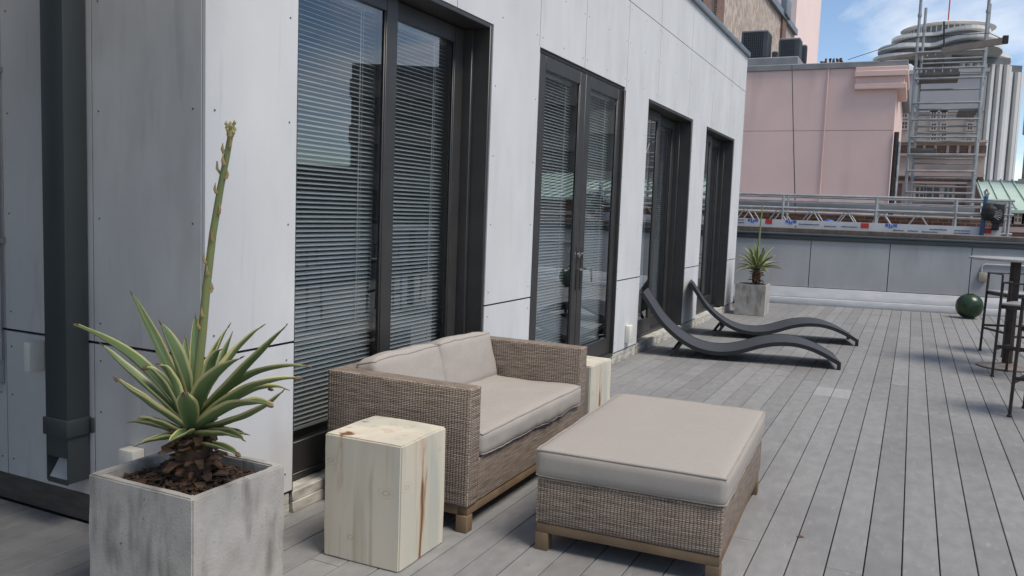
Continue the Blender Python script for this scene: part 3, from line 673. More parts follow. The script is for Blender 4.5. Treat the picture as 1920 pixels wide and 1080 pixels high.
LV = [((-0.028, -0.013, 0.659), (-0.209, -0.033, 0.83), (-0.51, -0.05, 0.938), 0.056, 1), ((-0.038, -0.03, 0.665), (-0.145, -0.078, 0.782), (-0.28, -0.12, 0.898), 0.044, 0),
((0.022, -0.05, 0.646), (-0.047, -0.13, 0.729), (-0.108, -0.2, 0.811), 0.05, 1), ((-0.079, 0.025, 0.708), (-0.222, 0.065, 0.873), (-0.398, 0.1, 1.052), 0.05, 0),
((-0.008, -0.01, 0.704), (-0.033, -0.026, 0.863), (-0.088, -0.04, 0.984), 0.08, 0), ((-0.179, 0.045, 0.70), (-0.277, 0.10, 0.76), (-0.402, 0.16, 0.781), 0.037, 1),
((0.007, 0.025, 0.692), (-0.036, 0.065, 0.871), (-0.071, 0.1, 0.995), 0.038, 0), ((0.013, 0.038, 0.69), (0.007, 0.098, 0.835), (0.039, 0.15, 0.964), 0.045, 0),
((0.037, 0.05, 0.705), (0.012, 0.13, 0.817), (0.003, 0.2, 0.922), 0.036, 0), ((0.059, 0.038, 0.731), (0.109, 0.098, 0.875), (0.195, 0.15, 0.979), 0.054, 0),
((0.052, 0.0, 0.668), (0.239, 0.0, 0.836), (0.423, 0.0, 1.011), 0.052, 0), ((0.075, -0.04, 0.673), (0.203, -0.104, 0.817), (0.398, -0.16, 0.936), 0.07, 0),
((0.057, 0.013, 0.659), (0.235, 0.033, 0.82), (0.48, 0.05, 0.884), 0.054, 0), ((0.099, -0.01, 0.656), (0.282, -0.026, 0.793), (0.515, -0.04, 0.863), 0.05, 1),
((0.113, 0.013, 0.646), (0.254, 0.033, 0.697), (0.378, 0.05, 0.788), 0.046, 0), ((0.088, -0.035, 0.646), (0.31, -0.091, 0.757), (0.497, -0.14, 0.794), 0.066, 1),
((0.059, -0.05, 0.638), (0.135, -0.13, 0.727), (0.197, -0.2, 0.801), 0.078, 1), ((-0.03, -0.02, 0.611), (-0.118, -0.052, 0.626), (-0.188, -0.08, 0.629), 0.043, 0),
((0.02, -0.04, 0.62), (-0.03, -0.104, 0.658), (-0.045, -0.16, 0.681), 0.036, 0), ((0.015, -0.035, 0.614), (-0.026, -0.091, 0.6), (-0.078, -0.14, 0.58), 0.04, 0),
((0.078, -0.06, 0.637), (0.145, -0.156, 0.655), (0.176, -0.24, 0.654), 0.042, 0), ((0.092, -0.03, 0.625), (0.239, -0.078, 0.652), (0.368, -0.12, 0.661), 0.05, 0),
((0.102, 0.005, 0.625), (0.149, 0.013, 0.627), (0.249, 0.02, 0.629), 0.038, 0), ((0.114, -0.015, 0.597), (0.2, -0.039, 0.589), (0.29, -0.06, 0.584), 0.034, 1),
((-0.037, 0.04, 0.682), (-0.135, 0.104, 0.781), (-0.257, 0.16, 0.909), 0.04, 0), ((-0.038, 0.05, 0.68), (-0.143, 0.13, 0.784), (-0.229, 0.2, 0.892), 0.036, 0)]
ag = thing('agave_plant', 'large variegated agave with tall cut flower stalk in the foreground planter', 'agave', (.225, 2.085, 0), group='variegated agaves in planters')
SB = Vector((.02, 0, 0))
for (B, M, T, wd, cut) in LV:
    B = Vector(B); c = Vector((.028, -.005, B.z-.035)); B = c+(B-c)*.42
    leaf(ag, B, M, T, wd, cut=bool(cut))
rl = random.Random(21)
for i in range(9):
    a = i*2.39996+.4; el = R(rl.uniform(28, 72)); L = rl.uniform(.26, .40); d = Vector((math.cos(a)*math.cos(el), math.sin(a)*math.cos(el), math.sin(el)))
    if d.y < -.35: continue
    B = Vector((.03, 0, .63))+Vector((math.cos(a), math.sin(a), 0))*.03; T = B+d*L+Vector((0, 0, -.06)); M = B+d*L*.55+Vector((0, 0, .015))
    leaf(ag, B, M, T, rl.uniform(.038, .052), cut=rl.random() < .3)
def stump(parent, cx, z0, z1, r, n, sc_=1, seed=3):
    m = MB(); m.lathe([(r*.75, z0), (r*1.05, z0+(z1-z0)*.4), (r*1.0, z0+(z1-z0)*.75), (r*.6, z1)], (cx, 0, 0), 12); m.build('trunk', 'dead_leaf', parent, smooth=True, local=True)
    rnd = random.Random(seed)
    for i in range(n):
        a = i*2.39996+rnd.uniform(-.2, .2); h = z0+.012+(z1-z0-.015)*(i/n); d = Vector((math.cos(a), math.sin(a), 0)); s = d.cross(Vector((0, 0, 1)))
        p = Vector((cx, 0, h))+d*r*.8; L = rnd.uniform(.035, .095)*sc_; q = p+d*L*rnd.uniform(.6, 1)+s*rnd.uniform(-.015, .015)+Vector((0, 0, rnd.uniform(-.03, .03)*sc_)); wv = rnd.uniform(.008, .022)*sc_
        mid = (p+q)/2+Vector((0, 0, .012*sc_))
        m = MB(); m.v = [tuple(x) for x in (p+s*wv, p-s*wv, mid+s*wv, mid-s*wv, q+s*wv*.55, q-s*wv*.45)]
        m.v += [tuple(Vector(x)-Vector((0, 0, .006*sc_))) for x in m.v]
        m.f = [[0, 1, 3, 2], [2, 3, 5, 4], [6, 8, 9, 7], [8, 10, 11, 9], [0, 2, 8, 6], [2, 4, 10, 8], [1, 7, 9, 3], [3, 9, 11, 5], [4, 5, 11, 10], [0, 6, 7, 1]]
        m.build('dead_leaf_stub', 'dead_leaf', parent, local=True, origin=None)
stump(ag, .03, .42, .625, .062, 80)
sp_ = [(.035, 0, .60), (.049, 0, .838), (.068, 0, .969), (.085, 0, 1.117), (.113, 0, 1.3), (.148, 0, 1.461), (.175, 0, 1.566), (.189, 0, 1.627)]
m = MB(); m.tube(sp_, [.019, .0155, .0145, .0135, .0122, .011, .010, .009], 12); stk = m.build('flower_stalk', 'stalk', ag, smooth=True, local=True)
for i, (t_, a) in enumerate([(.1, .3), (.22, 2.1), (.34, -1.2), (.42, .7), (.5, -2.0), (.56, -.9), (.64, -.2), (.70, -1.9), (.76, .2), (.82, -1.3), (.88, -2.3), (.93, -.5), (.3, -1.7), (.47, -1.0)]):
    f = t_*7; k = min(int(f), 6); p = Vector(sp_[k]).lerp(Vector(sp_[k+1]), f-k); d = Vector((math.cos(a), math.sin(a), 0)); r = .018-.007*t_
    m = MB(); m.tube([p+d*r*.8+Vector((0, 0, -.006)), p+d*(r+.005)+Vector((0, 0, .008)), p+d*(r+.003)+Vector((0, 0, .028))], [.007, .005, .0008], 6); m.build('bract', 'bract', stk, smooth=True, local=True)
m = MB(); c = Vector((.189, 0, 1.625))
m.lathe([(.0115, 0), (.0125, .01), (.010, .022), (.009, .036), (.004, .046), (.001, .05)], c, 10)
for i in range(9):
    a = i*2.4; p = c+Vector((math.cos(a)*.009, math.sin(a)*.009, .004+i*.004)); m.tube([p, p+Vector((math.cos(a)*.006, math.sin(a)*.006, .010)), p+Vector((math.cos(a)*.004, math.sin(a)*.004, .018))], [.004, .0055, .001], 6)
m.build('bud', 'bud', stk, smooth=True, local=True)
m = MB(); m.tube([Vector((.150, 0, 1.50)), Vector((.135, -.004, 1.52)), Vector((.135, -.004, 1.545))], [.004, .005, .002], 6); m.build('side_bud', 'bud', stk, smooth=True, local=True)
ag2 = thing('agave_plant', 'small variegated agave with thin flower stalk in the far planter', 'agave', (.40, 12.72, 0), group='variegated agaves in planters')
rnd = random.Random(11)
for i in range(34):
    a = i*2.39996; e = R(82-i*2.7); L = rnd.uniform(.34, .45)*(1-.12*abs(math.cos(e))); d = Vector((math.cos(a)*math.cos(e), math.sin(a)*math.cos(e), math.sin(e)))
    B = Vector((0, 0, .69))+Vector((math.cos(a), math.sin(a), 0))*.03; T = B+d*L+Vector((0, 0, -.03)); M = B+d*L*.52+Vector((0, 0, .015))
    leaf(ag2, B, M, T, rnd.uniform(.042, .056), tip=False)
stump(ag2, 0, .41, .70, .06, 34, 1.2, 5)
m = MB(); m.tube([(0, 0, .68), (.005, 0, 1.0), (.012, 0, 1.35), (.025, 0, 1.64)], [.017, .014, .012, .008], 8); m.build('flower_stalk', 'stalk', ag2, smooth=True, local=True)

# ------------------------------------------------------------------ soft furniture helpers
def cushion(parent, name, x0, x1, y0, y1, z0, z1, crown=.02, rad=.03, tilt=None, pip=True, wr=.004, seed=0, piping_top=True):
    """upholstered block: rounded box with crowned faces and shallow creases"""
    cx, cy, cz = (x0+x1)/2, (y0+y1)/2, (z0+z1)/2; hx, hy, hz = (x1-x0)/2, (y1-y0)/2, (z1-z0)/2
    nx, ny, nz_ = max(10, int((x1-x0)/.03)), max(10, int((y1-y0)/.03)), max(6, int((z1-z0)/.02))
    bm = bmesh.new(); idx = {}
    def vert(i, j, k):
        key = (i, j, k)
        if key in idx: return idx[key]
        p = Vector((2*i/nx-1, 2*j/ny-1, 2*k/nz_-1))
        q = Vector((p.x*hx, p.y*hy, p.z*hz))
        inner = Vector((max(-hx+rad, min(hx-rad, q.x)), max(-hy+rad, min(hy-rad, q.y)), max(-hz+rad, min(hz-rad, q.z))))
        d = q-inner
        if d.length > 1e-6: q = inner+d.normalized()*min(rad, max(abs(d.x), abs(d.y), abs(d.z)))
        cxx = crown*(1-p.y**4)*(1-p.z**2)*(.45 if abs(p.x) > .99 else 0); cyy = crown*(1-p.x**4)*(1-p.z**2)*(.45 if abs(p.y) > .99 else 0)
        q.x += math.copysign(cxx, p.x); q.y += math.copysign(cyy, p.y)
        q.z += math.copysign(crown*(1-p.x**4)*(1-p.y**4)*abs(p.z)**3, p.z)
        s = Vector((seed*3.1, seed*1.7, 0))
        q += Vector((p.x, p.y, p.z)).normalized()*(noise.noise(q*5+s)*wr+noise.noise(Vector((q.x*9, q.y*22, q.z*14))+s)*wr*.55)
        v = bm.verts.new(q); idx[key] = v; return v
    def face(a, b, c, d): bm.faces.new((a, b, c, d))
    for i in range(nx):
        for j in range(ny):
            for k in (0, nz_): face(*[vert(*t) for t in ((i, j, k), (i+1, j, k), (i+1, j+1, k), (i, j+1, k))])
    for i in range(nx):
        for k in range(nz_):
            for j in (0, ny): face(*[vert(*t) for t in ((i, j, k), (i+1, j, k), (i+1, j, k+1), (i, j, k+1))])
    for j in range(ny):
        for k in range(nz_):
            for i in (0, nx): face(*[vert(*t) for t in ((i, j, k), (i, j+1, k), (i, j+1, k+1), (i, j, k+1))])
    rim = []
    def ring(k):
        pts = [idx[(i, 0, k)].co.copy() for i in range(nx+1)]+[idx[(nx, j, k)].co.copy() for j in range(1, ny+1)]+[idx[(i, ny, k)].co.copy() for i in range(nx-1, -1, -1)]+[idx[(0, j, k)].co.copy() for j in range(ny-1, 0, -1)]
        return pts
    rings = [ring(nz_), ring(0)]
    m = MB(); bm.verts.index_update(); m.v = [tuple(v.co) for v in bm.verts]; m.f = [[v.index for v in f.verts] for f in bm.faces]; bm.free()
    pm = MB()
    for r_ in rings: pm.loop([p*1.0012 for p in r_], .0042, 6)
    Mx = Matrix.Translation(Vector((cx, cy, cz))) @ (tilt.to_4x4() if tilt else Matrix.Identity(4))
    m.v = [tuple(Mx @ Vector(v)) for v in m.v]; pm.v = [tuple(Mx @ Vector(v)) for v in pm.v]
    c = m.build(name, 'cushion', parent, smooth=True)
    c.data.set_sharp_from_angle(angle=R(80))
    if pip: pm.build('piping', 'piping', c, smooth=True)
    return c
def wick(parent, name, *b, bev=.014):
    m = MB(); m.box(*b); return m.build(name, 'wicker', parent, bevel=bev, seg=3)
# sofa
sf = thing('wicker_sofa', 'two seat wicker sofa with taupe cushions against the window', 'sofa', (.41, 3.81, 0))
wick(sf, 'near_arm', .03, .80, 3.10, 3.20, .115, .645); wick(sf, 'far_arm', .03, .80, 4.42, 4.52, .115, .645)
wick(sf, 'back_panel', .03, .125, 3.19, 4.43, .116, .64); wick(sf, 'seat_base', .11, .795, 3.19, 4.43, .117, .318, bev=.01)
for (a, b, c, d) in ((.74, .795, 3.105, 3.16), (.74, .795, 4.46, 4.515), (.035, .09, 3.105, 3.16), (.035, .09, 4.46, 4.515)):
    m = MB(); m.box(a, b, c, d, 0, .075); m.build('leg', 'teak', sf, bevel=.003)
m = MB(); m.box(.745, .79, 3.12, 4.50, .0755, .116); m.box(.045, .745, 3.11, 3.15, .0757, .1155); m.box(.045, .745, 4.47, 4.51, .0757, .1155); m.build('base_rail', 'teak', sf, bevel=.003)
cushion(sf, 'seat_cushion', .20, .815, 3.205, 4.415, .318, .432, crown=.012, rad=.022, wr=.012, seed=1)
T1 = Matrix.Rotation(R(-14), 3, 'Y')
for k, (a, b) in enumerate(((3.215, 3.815), (3.822, 4.415))):
    cushion(sf, 'back_cushion', .125, .255, a, b, .405, .682, crown=.016, rad=.028, tilt=T1, wr=.011, seed=4+k)
# ottoman
ot = thing('wicker_ottoman', 'rectangular wicker ottoman with thick taupe cushion in front of the sofa', 'ottoman', (1.475, 3.75, 0), R(2.5))
def loc(m, *a, **k): return m.build(*a, local=True, **k)
m = MB(); m.box(-.385, .385, -.62, .62, .116, .315); loc(m, 'wicker_body', 'wicker', ot, bevel=.016, seg=3)
for sx in (-1, 1):
    for sy in (-1, 1):
        m = MB(); m.box(sx*.355-.028, sx*.355+.028, sy*.59-.028, sy*.59+.028, 0, .0755); loc(m, 'leg', 'teak', ot, bevel=.003)
m = MB(); m.box(-.38, .38, -.615, -.565, .076, .1165); m.box(-.38, .38, .565, .615, .076, .1165); m.box(-.38, -.335, -.565, .565, .0762, .1163); m.box(.335, .38, -.565, .565, .0762, .1163)
loc(m, 'base_rail', 'teak', ot, bevel=.003)
OFF[ot.name] = Vector((0, 0, 0)); cushion(ot, 'cushion', -.395, .395, -.63, .63, .316, .436, crown=.010, rad=.02, wr=.003, seed=9); OFF[ot.name] = Vector((1.475, 3.75, 0))
def rim(parent, segs, local=False):
    m = MB(); rr = random.Random(5)
    for (p, q) in segs:
        p, q = Vector(p), Vector(q); L = (q-p).length; n_ = max(2, int(L/.0150)); d = (q-p)/n_
        side = d.normalized().cross(Vector((0, 0, 1)))
        if side.length < .5: side = Vector((1, 0, 0))
        for i in range(n_):
            c = p+d*(i+.5); t_ = (d.normalized()+side*.35*(1 if i % 2 else .6)).normalized()*.0085
            r = rr.uniform(.0042, .0056); m.tube([c-t_, c-t_*.4, c+t_*.4, c+t_], [r*.4, r, r, r*.4], 6)
    m.build('woven_rim', 'wicker_rim', parent, smooth=True, local=local, kind='stuff')
i_ = .006
for (ya, yb) in ((3.10, 3.20), (4.42, 4.52)):
    rim(sf, [((.03, ya+i_, .639), (.80, ya+i_, .639)), ((.03, yb-i_, .639), (.80, yb-i_, .639)), ((.794, ya+i_, .12), (.794, ya+i_, .64)), ((.794, yb-i_, .32), (.794, yb-i_, .64)), ((.794, ya+i_, .639), (.794, yb-i_, .639))])
rim(sf, [((.036, 3.2, .634), (.036, 4.42, .634)), ((.119, 3.2, .634), (.119, 4.42, .634)), ((.79, 3.2, .312), (.79, 4.42, .312))])
rim(ot, [((-.38, -.614, .309), (.38, -.614, .309)), ((.379, -.614, .309), (.379, .614, .309)), ((.379, -.614, .12), (.379, -.614, .31)), ((-.379, -.614, .12), (-.379, -.614, .31)), ((.379, .614, .12), (.379, .614, .31))], True)
# stump tables
def cube_table(label, x0, x1, y0, y1, h, rz=0):
    m = MB(); a, b = (x1-x0)/2, (y1-y0)/2; n = 8
    bm = bmesh.new(); bmesh.ops.create_cube(bm, size=1)
    for v in bm.verts: v.co = Vector((v.co.x*2*a, v.co.y*2*b, (v.co.z+.5)*h))
    bmesh.ops.bevel(bm, geom=list(bm.edges), offset=.006, segments=2, affect='EDGES')
    bmesh.ops.subdivide_edges(bm, edges=[e for e in bm.edges if e.calc_length() > .1], cuts=7, use_grid_fill=True); bm.normal_update()
    for v in bm.verts: v.co += v.normal*noise.noise(v.co*7+Vector((x0*5, y0*3, 0)))*.0035
    bm.verts.index_update(); m.v = [tuple(v.co) for v in bm.verts]; m.f = [[v.index for v in f.verts] for f in bm.faces]; bm.free()
    o = m.build('cube_side_table', 'stump', None, smooth=True, local=True); o.location = ((x0+x1)/2, (y0+y1)/2, 0); o.rotation_euler = (0, 0, rz)
    return tag(o, label, 'side table', 'solid wood cube side tables')
cube_table('pale solid wood cube side table in front of the near sofa arm', .40, .76, 2.62, 2.97, .505, R(1))
cube_table('pale solid wood cube side table behind the far sofa arm', .43, .79, 4.64, 4.99, .505, R(-2))

# ------------------------------------------------------------------ wave loungers
PROF = [(-.34, .64), (-.30, .585), (-.25, .515), (-.168, .40), (-.073, .30), (.06, .197), (.19, .13), (.317, .097), (.442, .09), (.565, .105), (.68, .138), (.805, .184), (.924, .216), (1.04, .231), (1.16, .230), (1.28, .208), (1.40, .166), (1.52, .106), (1.585, .07)]
def smooth_prof(n=60):
    P = [Vector(p) for p in PROF]; out = []
    for i in range(len(P)-1):
        p0 = P[max(i-1, 0)]; p1 = P[i]; p2 = P[i+1]; p3 = P[min(i+2, len(P)-1)]
        for k in range(4):
            t = k/4; out.append(.5*((2*p1)+(p2-p0)*t+(2*p0-5*p1+4*p2-p3)*t*t+(3*p1-p0-3*p2+p3)*t**3))
    out.append(P[-1]); return out
SPF = smooth_prof()
def ribbon(y0, y1, lo, hi):
    m = MB(); n = len(SPF)
    for i, p in enumerate(SPF):
        d = (SPF[min(i+1, n-1)]-SPF[max(i-1, 0)]).normalized(); nr = Vector((-d.y, d.x))
        if nr.y < 0: nr = -nr
        for (y, o) in ((y0, lo), (y1, lo), (y1, hi), (y0, hi)):
            q = p+nr*o; m.v.append((q.x, y, q.y))
    for i in range(n-1):
        for k in range(4): m.f.append([i*4+k, i*4+(k+1) % 4, i*4+4+(k+1) % 4, i*4+4+k])
    m.f.append([0, 1, 2, 3]); m.f.append([(n-1)*4+k for k in (3, 2, 1, 0)])
    return m
def lounger(label, x, y, rz):
    t = thing('wave_lounger', label, 'lounger', (x, y, 0), rz, 'charcoal wave shaped sun loungers')
    ribbon(.012, .588, -.028, 0).build('sling', 'lounger', t, smooth=True, local=True)
    for (a, b) in ((0, .0115), (.5885, .60)): ribbon(a, b, -.036, .003).build('side_rail', 'lounger_edge', t, smooth=True, local=True)
    for yy in (.03, .535):
        m = MB(); m.bar((.075, yy+.02, .155), (-.02, yy+.02, .012), .035, .03); m.box(-.045, .02, yy, yy+.04, 0, .012); m.build('leg', 'lounger_edge', t, bevel=.004, seg=1, local=True)
        m = MB(); m.box(1.555, 1.585, yy-.028 if yy < .1 else yy+.02, yy+.022 if yy < .1 else yy+.063, 0, .068); m.build('foot', 'lounger_edge', t, bevel=.004, seg=1, local=True)
    m = MB(); m.box(.03, .06, .04, .56, .105, .125); m.build('cross_bar', 'lounger_edge', t, local=True)
    return t
lounger('nearer of the two charcoal wave loungers on the deck', .375, 8.19, math.atan2(.31, 1.525))
lounger('farther of the two charcoal wave loungers, beside the far planter', .444, 9.94, math.atan2(.36, 1.506))

# ------------------------------------------------------------------ jar, bar table, stools
m = MB(); prof = []
for i in range(25):
    t = -math.pi/2+math.pi*i/24; r = .196*math.cos(t)**.85 if math.cos(t) > 0 else 0; z = .195+.19*math.sin(t)
    if i < 3: r = max(r, .09)
    prof.append((max(r, .02), z))
prof += [(.055, .388), (.05, .36)]
m.lathe(prof, (0, 0, 0), 40); o = m.build('ceramic_jar', 'jar_glaze', None, smooth=True, local=True); o.location = (3.33, 14.72, 0)
o.data.set_sharp_from_angle(angle=R(70))
tag(o, 'round dark green glazed ceramic ball on the deck by the parapet', 'ceramic ball')
bt = thing('bar_table', 'tall round pedestal bar table with grey top at the right edge', 'table', (3.42, 9.8, 0))
m = MB(); m.lathe([(.41, 1.095), (.425, 1.10), (.425, 1.118), (.415, 1.124)], (3.42, 9.8, 0), 48); m.build('table_top', 'table_top', bt, smooth=True)
m = MB(); m.tube([(3.42, 9.8, .02), (3.42, 9.8, 1.094)], .048, 20); m.build('pedestal', 'steel_dark', bt, smooth=True)
m = MB(); m.lathe([(.265, 0), (.27, .006), (.27, .016), (.10, .03), (.05, .05)], (3.42, 9.8, 0), 48); m.build('base', 'base_plate', bt, smooth=True)
def stool(label, x, y, rz):
    t = thing('bar_stool', label, 'bar stool', (x, y, 0), rz, 'brown metal bar stools'); h = .21; q = .012
    for sx in (-1, 1):
        for sy in (-1, 1):
            z1 = .90 if sy < 0 else .695
            m = MB(); m.bar((sx*(h+.015), sy*(h+.015), .012), (sx*h, sy*h, z1), .022, .022); lg = m.build('leg', 'steel_dark', t, bevel=.003, seg=1, local=True)
            m = MB(); m.lathe([(.016, 0), (.019, .006), (.017, .018), (.012, .022)], (sx*(h+.015), sy*(h+.015), 0), 10); m.build('foot', 'steel_dark', lg, smooth=True, local=True)
    m = MB(); m.box(-h-.005, h+.005, -h-.005, h+.005, .695, .712); m.build('seat', 'table_top', t, bevel=.006, local=True)
    m = MB(); m.box(-h-.012, h+.012, -h-.014, -h+.014, .90, .914); m.box(-h-.012, -h+.012, -h+.015, h*.35, .90, .912); m.box(h-.012, h+.012, -h+.015, h*.35, .90, .912); m.build('back_rail', 'steel_dark', t, bevel=.003, seg=1, local=True)
    for sx in (-1, 1):
        m = MB(); m.bar((sx*h, h*.33, .715), (sx*h, h*.33, .90), .016, .016); m.build('arm_post', 'steel_dark', t, local=True)
    for (a, b, z) in (((-1, -1), (-1, 1), .27), ((1, -1), (1, 1), .27), ((-1, 1), (1, 1), .23), ((-1, -1), (1, -1), .30)):
        k = h+.010
        m = MB(); m.bar((a[0]*k, a[1]*k, z), (b[0]*k, b[1]*k, z), .018, .024); m.build('stretcher', 'steel_dark', t, local=True)
    m = MB(); m.box(-h, h, -h+.012, h-.012, .66, .694); m.build('seat_frame', 'steel_dark', t, local=True)
    return t
stool('brown metal bar stool on the far side of the bar table', 3.555, 10.86, R(205))
stool('brown metal bar stool on the near side of the bar table', 3.53, 9.24, R(-20))
stool('brown metal bar stool cut off by the frame, nearest the camera', 3.50, 7.36, R(-18))

# ------------------------------------------------------------------ next door: brick ledge, swing stage, duct
def xz(px, py, Y): p = at(px, py, Y); return p.x, p.z
nb_ = thing('brick_ledge', 'weathered brick parapet top just beyond the terrace wall', 'wall', (1.5, 16.3, 0))
m = MB(); m.box(-3, 6.5, 15.98, 16.6, -3, 1.285); m.build('brick_wall', 'brick_ledge', nb_, bevel=.01, seg=1)
lr = MB(); lr.box(-12, 9, 16.56, 40, -2, .75); struct(lr.build('neighbour_roof', 'roof_grey'))
# swing stage
YS = 17.0
ss = thing('swing_stage', 'white aluminium suspended work platform with truss sides behind the parapet', 'scaffold', (1.6, YS, 1.2))
XL, XR = -1.6, 4.02
def rail(name, y, z, r=.022, x0=XL, x1=XR, mat='alu'):
    m = MB(); m.tube([(x0, y, z), (x1, y, z-.01)], r, 8); return m.build(name, mat, ss, smooth=True)
for y in (YS, YS+.65):
    rail('top_rail', y, 1.915 if y == YS else 1.90, .024)
    rail('mid_rail', y, 1.80 if y == YS else 1.79, .014)
    rail('upper_chord', y, 1.665, .026); rail('lower_chord', y, 1.33, .022)
rail('inner_rail', YS+.3, 1.585, .018)
m = MB(); m.box(XL, XR, YS+.06, YS+.6, 1.27, 1.31); m.build('platform', 'galv', ss)
for y in (YS, YS+.65):
    for x in (-1.55, .13, 1.80, 3.12, 3.95):
        m = MB(); m.tube([(x, y, 1.26), (x, y, 1.915)], .026, 8); m.build('post', 'alu', ss, smooth=True)
    x = -1.2
    while x < 3.1:
        if y == YS or True:
            for s in (-1, 1):
                m = MB(); m.tube([(x, y, 1.655), (x+s*.21, y, 1.34)], .013, 6); m.build('diagonal', 'alu', ss, smooth=True)
        x += .62
m = MB(); m.box(XL, 3.85, YS-.045, YS-.03, 1.262, 1.43); tb = m.build('toe_board', 'banner', ss)
m = MB()
# printed marks on the toe board: blue emblems, red squares and lines of small dark lettering
def mark(mat, lst, nm):
    if nm == 'lettering':
        m = MB()
        for (a, b, c, d) in lst: m.box(a, b, YS-.0485, YS-.0455, c, d)
        m.build(nm, mat, tb, kind='stuff'); return
    for (a, b, c, d) in lst:
        m = MB(); m.box(a, b, YS-.0485, YS-.0455, c, d); m.build(nm, mat, tb)
mark('banner_red', [(-.18, -.05, 1.335, 1.43), (1.56, 1.70, 1.325, 1.42), (3.52, 3.70, 1.315, 1.41)], 'red_square')
bl_ = []
for x in (-.52, .20, 1.98):
    bl_ += [(x, x+.05, 1.37, 1.425), (x+.06, x+.085, 1.345, 1.425), (x+.095, x+.12, 1.345, 1.40), (x+.13, x+.20, 1.37, 1.425)]
mark('banner_blue', bl_, 'blue_emblem')
rn = random.Random(2); ik = []
for (x0, x1, z) in ((-.85, -.58, 1.385), (-.85, -.6, 1.33), (.45, .82, 1.345), (.92, 1.12, 1.325), (1.22, 1.5, 1.33), (2.12, 2.3, 1.30), (2.36, 2.52, 1.30), (2.6, 2.85, 1.295), (2.72, 2.98, 1.345), (3.12, 3.36, 1.34), (3.12, 3.36, 1.295)):
    x = x0
    while x < x1: wv = rn.uniform(.008, .016); ik.append((x, x+wv, z, z+rn.uniform(.016, .024))); x += wv+.006
mark('banner_ink', ik, 'lettering')
# blue hoist at its right end
ho = thing('stage_hoist', 'black and blue hoist motor on a post at the right end of the work platform', 'hoist', (3.62, YS-.1, 1.22))
m = MB(); m.tube([(3.55, YS-.1, 1.2), (3.55, YS-.1, 1.55), (3.57, YS-.1, 1.97)], .036, 10); m.build('post', 'hoist_blue', ho, smooth=True)
m = MB(); m.lathe([(.05, 0), (.13, .03), (.155, .12), (.15, .22), (.10, .30), (.03, .33)], (3.66, YS-.1, 1.54), 14)
m.box(3.68, 3.86, YS-.22, YS+.02, 1.50, 1.84); m.box(3.70, 3.80, YS-.19, YS, 1.38, 1.50); m.build('motor', 'hoist_black', ho, bevel=.02)
m = MB(); m.tube([(3.57, YS-.1, 1.95), (3.60, YS-.12, 2.03), (3.575, YS-.1, 2.10), (3.54, YS-.08, 2.05), (3.56, YS-.1, 1.97)], .022, 8); m.build('hook', 'conduit', ho, smooth=True)
m = MB()
for i in range(6): a = -.7+i*.25; m.tube([(3.64, YS-.23, 1.66), (3.64+.19*math.cos(a), YS-.235, 1.66+.15*math.sin(a))], .006, 5)
m.build('cooling_ribs', 'galv', ho)
m = MB(); m.lathe([(.03, 0), (.10, .01), (.12, .09), (.09, .14), (.02, .15)], (0, 0, 0), 12); o = m.build('blue_bucket', 'blue_tarp', None, smooth=True, local=True); o.location = (.96, YS+.3, 1.315)
tag(o, 'blue bucket standing on the suspended work platform', 'bucket')
# duct and low brick wall behind
du = MB(); du.box(-4, 3.5, 18.6, 19.2, 1.64, 1.83); tag(du.build('metal_duct', 'duct', None, bevel=.01, origin=(0, 19, 1.6)), 'long grey metal duct lying behind the work platform', 'duct')
bw_ = MB(); bw_.box(-5, 3.9, 19.3, 19.6, -1, 1.60); tag(bw_.build('brick_wall', 'brick', None, origin=(0, 19.4, -1)), 'low dark brick wall behind the work platform and under the duct', 'wall')

# ------------------------------------------------------------------ pink building
YP = 24.0
pk = thing('pink_building', 'blank pink stucco building with panel joints and a moulded corner', 'building', (0, YP, 0))
xr = at(1675, 250, YP).x; ztop = at(1544, 130, YP).z; zj = at(1544, 245, YP).z
xs = [-7.0, at(1486, 240, YP).x-1.9, at(1486, 240, YP).x, xr]
xs = [-7.0, -3.4, xr]
for a, b in zip(xs[:-1], xs[1:]):
    for (c, d) in ((-4, zj-.005), (zj+.005, ztop)):
        m = MB(); m.box(a+.012, b-(.012 if b != xr else 0), YP, YP+.08, c, d); m.build('wall_panel', 'pink', pk)
m = MB(); m.box(-7, xr-.004, YP+.081, YP+10, -6, ztop-.05); m.build('wall_core', 'pink', pk)
m = MB(); m.box(-7.05, xr+.22, YP-.06, YP+10.05, ztop+.0, ztop+.16); m.build('coping', 'roof_grey', pk, bevel=.015, seg=1)
# corner moulding
xa = at(1606, 150, YP).x; za = at(1640, 168, YP).z
for (o, c, d) in ((.10, za, za+.14), (.05, za+.141, za+.32), (.13, za+.321, za+.46), (.09, za+.461, ztop-.001)):
    m = MB(); m.box(xa-o*.3, xr+.12+o, YP-.06-o, YP+2.5, c, d); m.build('cornice', 'pink_trim', pk, bevel=.01, seg=1)
m = MB(); xd = at(1546, 240, YP).x; m.tube([(xd, YP-.03, 1.6), (xd, YP-.03, ztop+.15)], .018, 8); m.build('drain_pipe', 'pink_trim', pk, smooth=True)
m = MB(); m.tube([(xr+.08, YP-.02, .5), (xr+.08, YP-.02, zj-.05)], .06, 8); m.build('dark_pipe', 'steel_dark', pk, smooth=True)
m = MB(); m.tube([(xr+.17, YP-.04, .5), (xr+.17, YP-.04, zj-.3)], .03, 8); m.build('pale_pipe', 'alu', pk, smooth=True)
p0 = at(1485, 122, YP-.1); p1 = at(1492, 425, YS-.06)
m = MB(); m.tube([p0, p0.lerp(p1, .5)+Vector((0, 0, -.06)), p1], .011, 6); tag(m.build('hanging_cable', 'rope', None, origin=p1), 'black cable hanging from the pink roof down to the work platform', 'cable')
